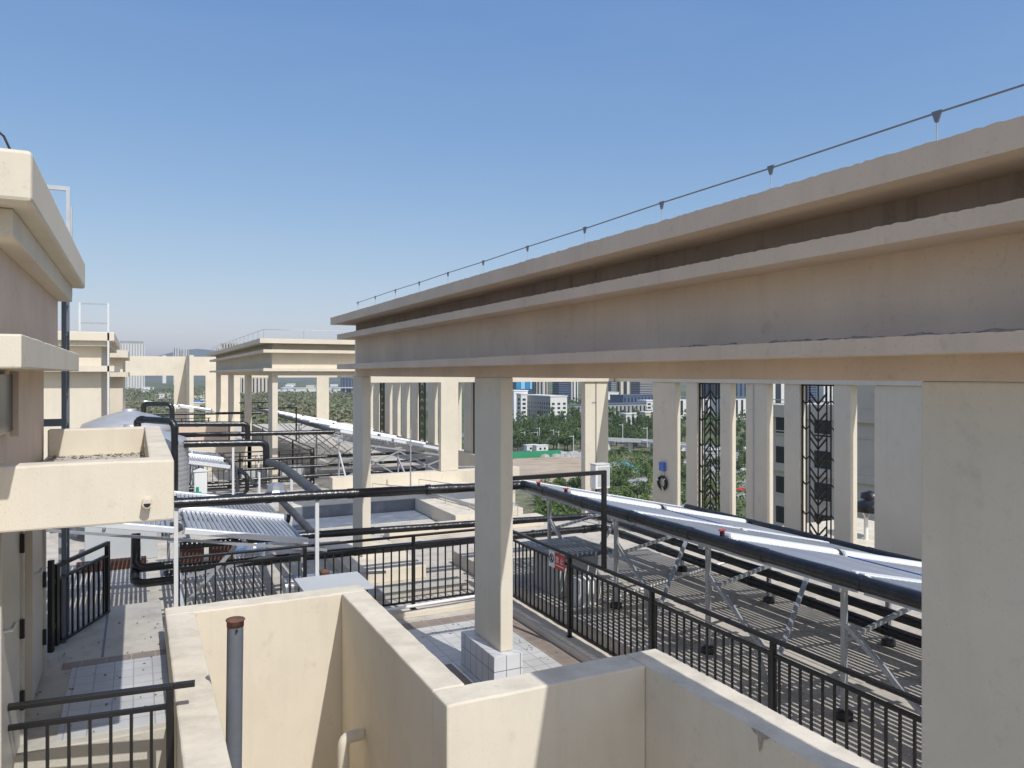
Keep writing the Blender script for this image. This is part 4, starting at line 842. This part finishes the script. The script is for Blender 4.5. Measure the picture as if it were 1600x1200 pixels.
patch('sports_court', 'court', [UVP(930, 440), UVP(980, 425), UVP(1010, 372), UVP(960, 385)], G + 0.10)
patch('road', 'asphalt', [UVP(700, 640), UVP(1250, 500), UVP(1250, 470), UVP(700, 600)], G + 0.08)
patch('street', 'paving', [UVP(890, 470), UVP(930, 470), UVP(1120, 280), UVP(1080, 270)], G + 0.12)
patch('car_park', 'paving', [UVP(1060, 520), UVP(1240, 520), UVP(1240, 300), UVP(1090, 300)], G + 0.14)
patch('park_path', 'paving', [UVP(950, 282), UVP(1075, 292), UVP(1078, 283), UVP(950, 274)], G + 0.16)

# flyover with lamps
fo = thing('flyover', 'pale concrete flyover crossing behind the park trees', 'bridge', (0, 0, 0))
a, b, c = UVP(915, 500), UVP(1010, 480), UVP(1120, 430)
d_ = MB()
for p, q in ((a, b), (b, c)): d_.bar((p[0], p[1], -38), (q[0], q[1], -38), 11, 1.4)
d_.build('deck', 'bwhite', fo)
e_ = MB()
for p, q in ((a, b), (b, c)): 
    e_.bar((p[0] - 3, p[1] - 5, -36.9), (q[0] - 3, q[1] - 5, -36.9), 0.4, 1.2)
e_.build('guard_wall', 'bwhite', fo)
for u in (950, 985, 1020, 1065): 
    x, y = UVP(u, 488 - (u - 950) * 0.15); B(x - 1.2, x + 1.2, y - 1, y + 1, G, -38.8).build('column', 'bwhite', fo)

proto = None
lamps = [(820, 500), (817, 520), (843, 540), (840, 500), (873, 505), (865, 520), (896, 470), (973, 470), (1011, 440), (920, 540)]
for i, (u, D) in enumerate(lamps):
    x, y = UVP(u, D)
    if proto is None:
        proto = thing('street_lamp', '', 'street lamp', (x, y, G), group='white street lamps in the park and along the flyover')
        MB().tube([(0, 0, 0), (0, 0, 11.5)], 0.22, 6).build('pole', 'bwhite', proto); MB().bar((0, 0, 10.6), (-3, 0, 10.9), 0.3, 0.2).build('arm', 'bwhite', proto); t = proto
    else: t = copy_tree(proto); t.location = (x, y, G)
    if u in (973, 1011): t.location.z = -38; t['label'] = 'white street lamp on the pale flyover, %s one' % ('left' if u == 973 else 'right')
    else: t['label'] = 'white street lamp among the trees in front of the white office building'
    if u not in (973, 1011): t['group'] = 'white street lamps among the park trees'
    else: t['group'] = 'lamps on the flyover'

# site hoarding and huts
tag(B(*(lambda p: (p[0] - 16, p[0] + 16, p[1] - 1, p[1] - 0.6))(UVP(838, 452)), G, G + 3.6).build('site_hoarding', mat('hoarding', (0.03, 0.25, 0.12), 0.6)), 'green hoarding along the earth building site', 'hoarding')
x, y = UVP(816, 455); tag(B(x - 6, x + 5, y - 1, y - 0.5, G, G + 3.4).build('site_hoarding', 'bblue'), 'dark grey hoarding left of the green hoarding', 'hoarding')
for (u, D, lb) in ((830, 470, 'left white site hut behind the green hoarding'), (845, 468, 'right white site hut behind the green hoarding')):
    x, y = UVP(u, D); t = thing('site_hut', lb, 'hut', (x, y, G), group='white site huts')
    B(-4, 4, -2, 2, 0, 5.4).build('wall', 'bwhite', t); B(-4.3, 4.3, -2.3, 2.3, 5.4, 5.7).build('roof', 'white', t); B(-2, -0.6, -2.05, -2, 2.9, 4.2).build('window', 'duskglass', t); B(1, 2.4, -2.05, -2, 2.9, 4.2).build('window', 'duskglass', t)

# cars
carp = None; cc = ['white', 'bwhite', 'galv', 'iron', 'red', 'white', 'bblue', 'white', 'bwhite', 'galv', 'white', 'iron']
cols_ = ['white', 'off white', 'silver', 'black', 'red', 'white', 'dark blue', 'white', 'off white', 'silver', 'white', 'black']
spots = [(1157, 505), (1160, 495), (1154, 480), (1162, 470), (1158, 318), (1153, 425), (1161, 415), (1155, 400), (1162, 385), (1154, 372), (1068, 410), (1068, 470)]
for i, (u, D) in enumerate(spots):
    x, y = UVP(u, D)
    t = thing('parked_car', '%s car parked below between the right fins, %s' % (cols_[i], ('topmost', 'second from top', 'third from top', 'fourth from top', 'beneath all the others', 'near the middle', 'right of the middle', 'left of the middle', 'lower right', 'lower left', 'alone by the round hose fin', 'alone beside the far lattice')[i]), 'car', (x, y, G + 0.2), (0, 0, R(random.choice((20, 22, 110, 18)))), 'parked cars below')
    s = 1.15
    MB().add([(-2.2 * s, -0.9, 0.35), (2.2 * s, -0.9, 0.35), (2.2 * s, 0.9, 0.35), (-2.2 * s, 0.9, 0.35), (-2.2 * s, -0.9, 0.95), (2.2 * s, -0.9, 0.85), (2.2 * s, 0.9, 0.85), (-2.2 * s, 0.9, 0.95),
              (-1.6 * s, -0.75, 1.5), (0.7 * s, -0.75, 1.5), (0.7 * s, 0.75, 1.5), (-1.6 * s, 0.75, 1.5), (1.3 * s, -0.88, 0.92), (1.3 * s, 0.88, 0.92)],
             [(0, 3, 2, 1), (0, 1, 5, 4), (2, 3, 7, 6), (1, 2, 6, 5), (3, 0, 4, 7), (4, 12, 9, 8), (7, 11, 10, 13), (8, 9, 10, 11), (4, 8, 11, 7), (12, 13, 10, 9), (4, 5, 12), (7, 13, 6), (5, 6, 13, 12)]).build('body', cc[i], t)
    B(-1.5 * s, 0.75 * s, -0.86, 0.86, 0.98, 1.35).build('side_windows', 'duskglass', t)
    for sx in (-1.35, 1.35):
        for sy in (-0.85, 0.85): MB().tube([(sx * s, sy - 0.08, 0.33), (sx * s, sy + 0.08, 0.33)], 0.33, 10).build('wheel', 'iron', t)

# buildings -----------------------------------------------------------------
def block(label, u, D, wx, wy, zt, wall, side=None, name='tower_block', win=None, floors=None, zb=G, group='city buildings'):
    """corner nearest the viewer stands at (u,D); wx to the right (+x), wy away (+y)"""
    x, y = UVP(u, D); t = thing(name, label, 'building', (x, y, zb), group=group)
    H = zt - zb
    B(0, wx, 0, wy, 0, H).build('wall', wall, t)
    B(-0.6, wx + 0.6, -0.6, wy + 0.6, H, H + 1.0).build('roof', side or wall, t)
    if win:
        kind, nx, ny, fh = win
        fl = int((H - 2) / fh)
        if kind == 'bands':
            for k in range(max(0, fl - 40), fl):
                z = 1.2 + k * fh
                B(-0.15, wx + 0.0, -0.15, 0, z, z + fh * 0.45).box(-0.15, 0, 0, wy, z, z + fh * 0.45).build('window_band', 'duskglass', t)
        elif kind == 'strips':
            mm = None
            for i in range(nx):
                xx = wx * (i + 0.3) / nx
                B(xx, xx + wx * 0.4 / nx, -0.2, 0, 4, H - 2).build('window_strip', 'bgrey' if name == 'hotel' else 'duskglass', t)
            for i in range(ny):
                yy = wy * (i + 0.3) / ny
                B(-0.2, 0, yy, yy + wy * 0.4 / ny, 4, H - 2).build('window_strip', 'duskglass', t)
        elif kind == 'grid':
            fx = fy = None; cnt = 0
            for k in range(fl):
                z = 1.4 + k * fh
                for i in range(nx):
                    if cnt > 97: break
                    cnt += 1
                    if fx is None: fx = B(0, wx / nx * 0.5, -0.15, 0.02, 0, fh * 0.52).build('window', 'duskglass', t); o = fx
                    else: o = fx.copy(); col.objects.link(o); o.parent = t
                    o.location = (wx * (i + 0.25) / nx, 0, z)
                for i in range(ny):
                    if cnt > 97: break
                    cnt += 1
                    if fy is None: fy = B(-0.15, 0.02, 0, wy / ny * 0.42, 0, fh * 0.55).build('window', 'duskglass', t); o = fy
                    else: o = fy.copy(); col.objects.link(o); o.parent = t
                    o.location = (0, wy * (i + 0.25) / ny, z)
    return t
ob = block('white office block with a grid of square windows behind the park trees', 860, 760, 19, 62, -18.6, 'bgrey', 'bwhite', 'office_building', ('grid', 3, 13, 4.2))  # grey body colour carries the shade on its left side
B(0, 19, -0.1, -0.002, 0, 26.4).build('front_wall', 'bwhite', ob)  # white slab colours the sunlit front lighter than the shaded side
block('white stair wing at the left end of the office block', 814, 765, 7, 10, -16.5, 'bwhite', None, 'office_building', ('grid', 1, 1, 4.2))
block('low white annex roof behind the office block', 803, 800, 16, 20, -14, 'white', None, 'office_building')
t = block('grey blue tower with large sky blue panels near its top', 806, 1500, 72, 18, 30, 'bblue', None, 'tower_block', ('bands', 0, 0, 3.2))
for k in range(7): B(1 + k * 10, 10 + k * 10, -0.6, -0.2, 20, 75).build('blue_panel', 'adpale' if k % 2 else 'adblue', t)
block('slim cream tower right of the blue panels', 845, 1300, 13, 10, 40, 'bcream', None, 'tower_block', ('strips', 2, 1, 3))
block('pale grey tower low behind the office block', 838, 1150, 12, 14, 10, 'bgrey', None, 'tower_block', ('strips', 2, 2, 3))
block('dark blue glass tower left of the lit corner pier', 873, 1200, 20, 20, 40, 'bblue', None, 'tower_block', ('bands', 0, 0, 3.4))
block('white tower touching the lit corner pier', 893, 1230, 12, 16, 36, 'bwhite', None, 'tower_block', ('strips', 2, 1, 3))
block('low hall with a dark blue roof beside the office block', 887, 900, 24, 20, -33, 'bgrey', 'roofblue', 'hall')
# between the corner pier and the coil fin
block('brown tower beside the right edge of the corner pier', 944, 1500, 10, 14, 32, 'bbrown', 'bcream', 'tower_block', ('strips', 1, 1, 3))
block('grey banded block in the right of the city view', 1000, 1500, 34, 30, 26, 'bgrey', None, 'tower_block', ('bands', 0, 0, 3.3))
block('grey banded block between the brown tower and the cream house', 955, 1400, 20, 20, 18, 'bgrey', None, 'tower_block', ('bands', 0, 0, 3.3))
block('cream block with a square recess above the dark roofs', 970, 1250, 17, 14, 3, 'bcream', None, 'tower_block', ('strips', 1, 1, 3))
block('tall cream tower between the grey blocks', 990, 1650, 14, 14, 34, 'bcream', None, 'tower_block', ('strips', 3, 1, 3))
block('white low hall left of the dark long hall', 944, 1150, 26, 20, -24, 'white', 'bwhite', 'hall')
block('small white house row below the low hall', 944, 980, 24, 16, -30, 'bwhite', 'bcream', 'hall', ('grid', 5, 0, 4))
block('upper long hall with dark blue roof and white columns', 974, 950, 62, 30, -23, 'bblue', 'roofblue', 'hall', ('strips', 12, 0, 3))
block('lower long hall with dark blue roof nearer the trees', 948, 830, 52, 18, -29, 'bgrey', 'roofblue', 'hall', ('strips', 10, 0, 3))
block('white end house at the right of the long halls', 1010, 880, 16, 16, -27, 'bwhite', 'white', 'hall', ('grid', 2, 1, 4))
block('white colonnade house half hidden by the poplars', 978, 700, 20, 10, -33, 'bwhite', 'bwhite', 'hall', ('strips', 4, 0, 3))
block('pale house right of the colonnade house', 1008, 690, 18, 10, -31, 'bcream', 'bwhite', 'hall', ('grid', 3, 0, 4))
# slivers between the right fins
block('blue grey tower seen in the narrow gap left of the near chevron lattice fins', 1140, 1300, 50, 20, 40, 'bblue', None, 'tower_block', ('strips', 5, 0, 3))
block('dark roofed hall in the gap right of the far lattice', 1130, 820, 60, 20, -22, 'bwhite', 'roofblue', 'hall', ('strips', 8, 0, 3))
block('bright white tower above the shaded wing', 1205, 900, 22, 20, 30, 'bwhite', None, 'tower_block', ('strips', 1, 0, 3))
block('grey tower behind the near chevron lattice', 1262, 1000, 16, 20, 34, 'bblue', None, 'tower_block', ('bands', 0, 0, 3.3))
block('white tower at the right of the near chevron lattice', 1287, 1100, 18, 20, 34, 'bwhite', None, 'tower_block', ('strips', 2, 0, 3))
block('blue grey tower seen through the left lattice', 1090, 1350, 60, 20, 40, 'bblue', None, 'tower_block', ('strips', 6, 0, 3))
block('dark roofed hall seen through the left lattice', 1060, 840, 70, 20, -23, 'bwhite', 'roofblue', 'hall', ('strips', 8, 0, 3))
# left skyline
hb = block('wide white slab hotel rising above the far end wall at the left', 187, 2500, 74, 20, 104, 'bwhite', None, 'hotel', ('strips', 9, 0, 3))
B(1, 70, -0.3, 19, 149, 158).build('roof_screen', 'bgrey', hb)
block('small white block on the skyline right of the hotel', 254, 4200, 18, 20, 108, 'white', None, 'tower_block')
block('left twin white tower above the end wall', 271, 3600, 30, 25, 128, 'bwhite', None, 'tower_block', ('strips', 3, 0, 3))
block('right twin white tower above the end wall', 284, 3500, 28, 25, 120, 'bwhite', None, 'tower_block', ('strips', 3, 0, 3))
block('left beige twin tower behind the far pergola roof', 346, 2300, 24, 20, 96, 'bcream', None, 'tower_block', ('strips', 3, 0, 3))
block('right beige twin tower behind the far pergola roof', 359, 2300, 24, 20, 98, 'bcream', None, 'tower_block', ('strips', 3, 0, 3))
block('low beige tower left of the beige twins', 339, 2250, 16, 20, 80, 'bcream', None, 'tower_block', ('strips', 2, 0, 3))
block('dark blue glass hall seen under the far pergola', 535, 1900, 30, 20, -2, 'bblue', None, 'hall', ('strips', 4, 0, 3))
block('blue roofed shed beside the nearest far pergola pier', 426, 2150, 40, 20, -38, 'bwhite', 'sheetblue', 'shed')
block('second blue roofed shed right of the far pergola pier', 450, 2200, 24, 20, -38, 'bwhite', 'sheetblue', 'shed')
block('small bright blue roofed shed high in the far opening', 500, 2900, 26, 20, -34, 'bwhite', 'sheetblue', 'shed')
block('pale pink brown block seen between far pergola piers', 376, 1900, 70, 20, -4, 'bcream', None, 'tower_block', ('strips', 8, 0, 3))
for i, (u, D) in enumerate(((462, 2050), (478, 2150), (512, 2000), (530, 2100), (495, 2300), (543, 2000), (205, 2300), (228, 2300), (300, 1500), (312, 1600), (326, 1700))):
    block('low white industrial shed on the plain, %s' % ('leftmost under the far pergola', 'second under the far pergola', 'middle under the far pergola', 'fourth under the far pergola', 'behind the others under the far pergola', 'rightmost under the far pergola', 'below the hotel', 'right of the hotel foot', 'left one in the second end wall opening', 'middle one in the second end wall opening', 'right one in the second end wall opening')[i], u, D, 30 if i < 6 else 22, 14, -36 if i < 8 else -40, 'bwhite', 'white' if i % 2 else 'bwhite', 'shed')
for i in range(34):
    if i < 20: u, D = random.uniform(440, 560), random.uniform(1850, 3200)
    elif i < 28: u, D = random.uniform(190, 275), random.uniform(1500, 2600)
    else: u, D = random.uniform(296, 322), random.uniform(900, 1800)
    block('small pale building on the hazy far plain, one of a loose scatter', u, D, random.uniform(10, 34), 14, random.uniform(-40, -33), random.choice(('bwhite', 'bcream', 'white')), random.choice(('bwhite', 'sheetblue', 'white', 'bgrey')), 'shed', group='scattered pale buildings on the far plain')
fl = thing('viaduct', 'thin pale elevated road crossing the plain under the far pergola', 'bridge', (0, 0, 0))
a, b = UVP(440, 1900), UVP(600, 1900)
MB().bar((a[0], a[1], -30), (b[0], b[1], -29), 10, 2.2).build('deck', 'bwhite', fl)
for i in range(9): 
    x = lerp(a[0], b[0], i / 8); y = lerp(a[1], b[1], i / 8); B(x - 1.5, x + 1.5, y - 1, y + 1, G, -31).build('column', 'bwhite', fl)

# hills
hm = MB(); N = 160; vs = []
for i in range(N + 1):
    az = -60 + 170 * i / N
    h = 250 + 60 * math.sin(i * 0.21) + 40 * math.sin(i * 0.53 + 1) + 18 * math.sin(i * 1.3) + random.uniform(-6, 6)
    for (d, k) in ((7800, 0.0), (8400, 0.45), (9200, 0.8), (10000, 1.0), (11500, 0.6)):
        x, y = pol(az, d + 150 * math.sin(i * 0.9 + k * 7)); vs.append((x, y, G - 2 + (h + 49 - 0) * k + (random.uniform(-10, 10) if 0 < k < 1 else 0)))
fs = [(i * 5 + j, i * 5 + j + 1, (i + 1) * 5 + j + 1, (i + 1) * 5 + j) for i in range(N) for j in range(4)]
hm.add(vs, fs, True); struct(hm.build('hills', 'hill'))

# ------------------------------------------------------------------ trees
def leafcloud(m, c, rx, rz, n, size, hollow=0.35):
    for _ in range(n):
        while True:
            p = Vector((random.uniform(-1, 1), random.uniform(-1, 1), random.uniform(-1, 1)))
            if hollow < p.length < 1: break
        p = Vector((p.x * rx, p.y * rx, p.z * rz)) + Vector(c)
        a = Vector((random.gauss(0, 1), random.gauss(0, 1), random.gauss(0, 1))).normalized(); b = a.orthogonal().normalized(); c2 = a.cross(b)
        s = size * random.uniform(0.6, 1.3)
        m.add([p + b * s, p + c2 * s * 0.8, p - b * s, p - c2 * s * 0.7], [(0, 1, 2, 3)])
def make_tree(kind):
    t = thing('tree', '', 'tree', (0, 0, 0))
    tm = MB(); cr = MB()
    if kind == 0:      # round crowned
        tm.tube([(0, 0, 0), (0.1, 0, 2.2), (0.2, 0.1, 4.2)], 0, 6, True, 0, [0.28, 0.2, 0.1]); 
        for k in range(4): tm.tube([(0.1, 0, 2.2), (math.cos(k * 1.6) * 1.6, math.sin(k * 1.6) * 1.6, 4.0)], 0, 5, True, 0, [0.1, 0.04])
        for k in range(9): leafcloud(cr, (random.uniform(-1.9, 1.9), random.uniform(-1.9, 1.9), random.uniform(3.2, 6.0)), random.uniform(1.1, 1.8), random.uniform(0.9, 1.5), 62, 0.30)
    elif kind == 1:    # poplar
        tm.tube([(0, 0, 0), (0, 0, 6), (0.1, 0, 12)], 0, 6, True, 0, [0.3, 0.18, 0.05])
        for k in range(3): tm.tube([(0, 0, 2 + k * 2), (0.6 * math.cos(k * 2), 0.6 * math.sin(k * 2), 5 + k * 2)], 0, 5, True, 0, [0.08, 0.03])
        for k in range(11): 
            z = 2 + k * 1.0; leafcloud(cr, (random.uniform(-0.4, 0.4), random.uniform(-0.4, 0.4), z), 1.5 * (1 - 0.06 * abs(k - 4)), 1.2, 55, 0.32)
    else:              # loose young tree
        tm.tube([(0, 0, 0), (0, 0.1, 2.5), (0.1, 0, 5)], 0, 6, True, 0, [0.14, 0.1, 0.04])
        for k in range(4): tm.tube([(0, 0, 1.6 + k * 0.4), (math.cos(k * 1.7) * 1.2, math.sin(k * 1.7) * 1.2, 3.6 + k * 0.4)], 0, 5, True, 0, [0.06, 0.02])
        for k in range(7): leafcloud(cr, (random.uniform(-1.1, 1.1), random.uniform(-1.1, 1.1), random.uniform(2.4, 5.2)), random.uniform(0.6, 1.1), random.uniform(0.7, 1.1), 40, 0.25, 0.1)
    tm.build('trunk', 'bark', t); c = cr.build('crown', ('leaf_dark', 'leaf_dark', 'leaf_light')[kind], t)
    return t
GRP = ('round crowned trees in the park below', 'poplars in front of the city halls', 'young light green trees in the park below')
LBL = ('round dark green tree in the park belt below the roof, one of many alike', 'slim dark poplar in the row before the halls, one of many alike', 'loose light green young tree on the park lawn, one of many alike')
protos = [make_tree(0), make_tree(0), make_tree(1), make_tree(1), make_tree(2), make_tree(2)]
kinds = [0, 0, 1, 1, 2, 2]; used = [False] * 6
midcrown = []
def put(k, x, y, s, sz=None, z=G):
    if not used[k]: t = protos[k]; used[k] = True
    else: t = copy_tree(protos[k])
    t.location = (x, y, z - 0.1); t.rotation_euler = (0, 0, random.uniform(0, 6.28)); t.scale = (s, s, sz or s)
    t['label'] = LBL[kinds[k]]; t['group'] = GRP[kinds[k]]; t['category'] = 'tree'
def clearspot(u, D):
    if 750 < u < 955 and 328 < D < 452: return False
    if 890 < u < 1010 and 372 < D < 445: return False
    return True
def scatter(u0, u1, D0, D1, n, ks, s0, s1):
    for _ in range(n):
        for _ in range(20):
            u = random.uniform(u0, u1); D = random.uniform(D0, D1)
            if clearspot(u, D): break
        x, y = UVP(u, D); put(random.choice(ks), x, y, random.uniform(s0, s1))
scatter(800, 908, 480, 700, 62, (0, 1), 1.2, 1.9)
scatter(858, 908, 620, 720, 12, (2, 3), 1.1, 1.5)
scatter(940, 1024, 500, 620, 40, (0, 1), 1.2, 1.8)
scatter(940, 1024, 560, 680, 40, (2, 3), 0.95, 1.4)
scatter(845, 910, 262, 325, 18, (0, 4, 5), 0.8, 1.3)
scatter(940, 1024, 240, 350, 40, (4, 5, 0), 0.8, 1.4)
scatter(930, 1080, 385, 470, 22, (0, 1, 4), 0.5, 0.9)
scatter(1060, 1075, 260, 620, 12, (0, 1, 5), 0.9, 1.5)
scatter(1086, 1128, 250, 620, 20, (0, 1, 4, 5), 0.9, 1.4)
scatter(1147, 1168, 330, 660, 14, (0, 1, 5), 0.9, 1.4)
for k in range(6):
    if not used[k]:
        for ch in list(protos[k].children): bpy.data.objects.remove(ch)
        bpy.data.objects.remove(protos[k])
# shrubs: yellowish hedge mass and the far woodland nobody could count
def mass(name, regions, m, size, spread, h, per=14):
    mb = MB()
    for (u0, u1, D0, D1, n) in regions:
        for _ in range(n):
            u = random.uniform(u0, u1); D = math.sqrt(random.uniform(D0 * D0, D1 * D1)); x, y = UVP(u, D); s = random.choice((random.uniform(0.5, 1.0), random.uniform(0.8, 1.5)))
            if name == 'woodland' and math.sin(x * 0.013 + 1.3 * math.sin(y * 0.009)) + math.sin(y * 0.017 + x * 0.004) > 0.95: continue
            for _ in range(per):
                a = Vector((random.gauss(0, 1), random.gauss(0, 1), random.gauss(0, 0.8) + 0.5)).normalized(); b = a.orthogonal().normalized(); c2 = a.cross(b)
                q = size * random.uniform(0.6, 1.2) * s
                p = Vector((x + random.gauss(0, spread * 0.5) * s, y + random.gauss(0, spread * 0.5) * s, G + random.uniform(0.1, 1) * h * s))
                mb.add([p + b * q, p + c2 * q, p - b * q, p - c2 * q * 0.8], [(0, 1, 2, 3)])
    return struct(mb.build(name, m), 'stuff')
mass('woodland', [(185, 345, 480, 900, 900), (185, 345, 900, 2300, 1500), (345, 560, 560, 1100, 1700), (345, 560, 1100, 1800, 1100)], 'leaf_wood', 1.5, 4.5, 8)
mass('distant_trees', [(800, 910, 700, 1300, 350), (940, 1030, 700, 1400, 350), (1060, 1300, 620, 1200, 500)], 'leaf_dark', 1.4, 4, 9)
mass('park_shrubs', [(840, 910, 240, 320, 260), (935, 1030, 215, 290, 500), (940, 1030, 355, 470, 200), (1060, 1170, 215, 400, 300)], 'leaf_mid', 0.45, 2.4, 1.8, 18)

# rubble mounds at the site edge
rb = MB()
for i in range(60):
    x, y = UVP(random.uniform(850, 925), random.uniform(452, 475)); s = random.uniform(1, 3.5)
    rb.lathe((x, y, G), [(s, 0), (s * 0.7, s * 0.35), (0, s * 0.5)], 6, False)
struct(rb.build('rubble', 'paving'), 'stuff')
# yellow play frames in the park
yf = MB(); x0, y0 = UVP(985, 318); YM = mat('yellow', (0.5, 0.36, 0.05), 0.6)
for i in range(5): yf.bar((x0 - 8 + i * 5, y0, G), (x0 - 8 + i * 5, y0, G + 2.6), 0.18)
yf.bar((x0 - 8, y0, G + 2.5), (x0 + 12, y0, G + 2.5), 0.18).bar((x0 - 8, y0, G + 1.4), (x0 + 12, y0, G + 1.4), 0.14)
tag(yf.build('play_frame', YM), 'yellow frame of bars among the park trees', 'play frame')

# ------------------------------------------------------------------ air
hz = MB().box(-16000, 17000, -16000, 17000, G - 1, 420).build('haze', 'white')
hm_ = bpy.data.materials.new('haze_air'); hm_.use_nodes = True; n_ = hm_.node_tree; n_.nodes.clear()
pv = n_.nodes.new("ShaderNodeVolumePrincipled"); pv.inputs["Color"].default_value = (0.80, 0.87, 0.97, 1); pv.inputs["Density"].default_value = 0.000085; pv.inputs["Anisotropy"].default_value = 0.2
oo = n_.nodes.new("ShaderNodeOutputMaterial"); n_.links.new(pv.outputs[0], oo.inputs["Volume"])
hz.data.materials.clear(); hz.data.materials.append(hm_); struct(hz, 'stuff')
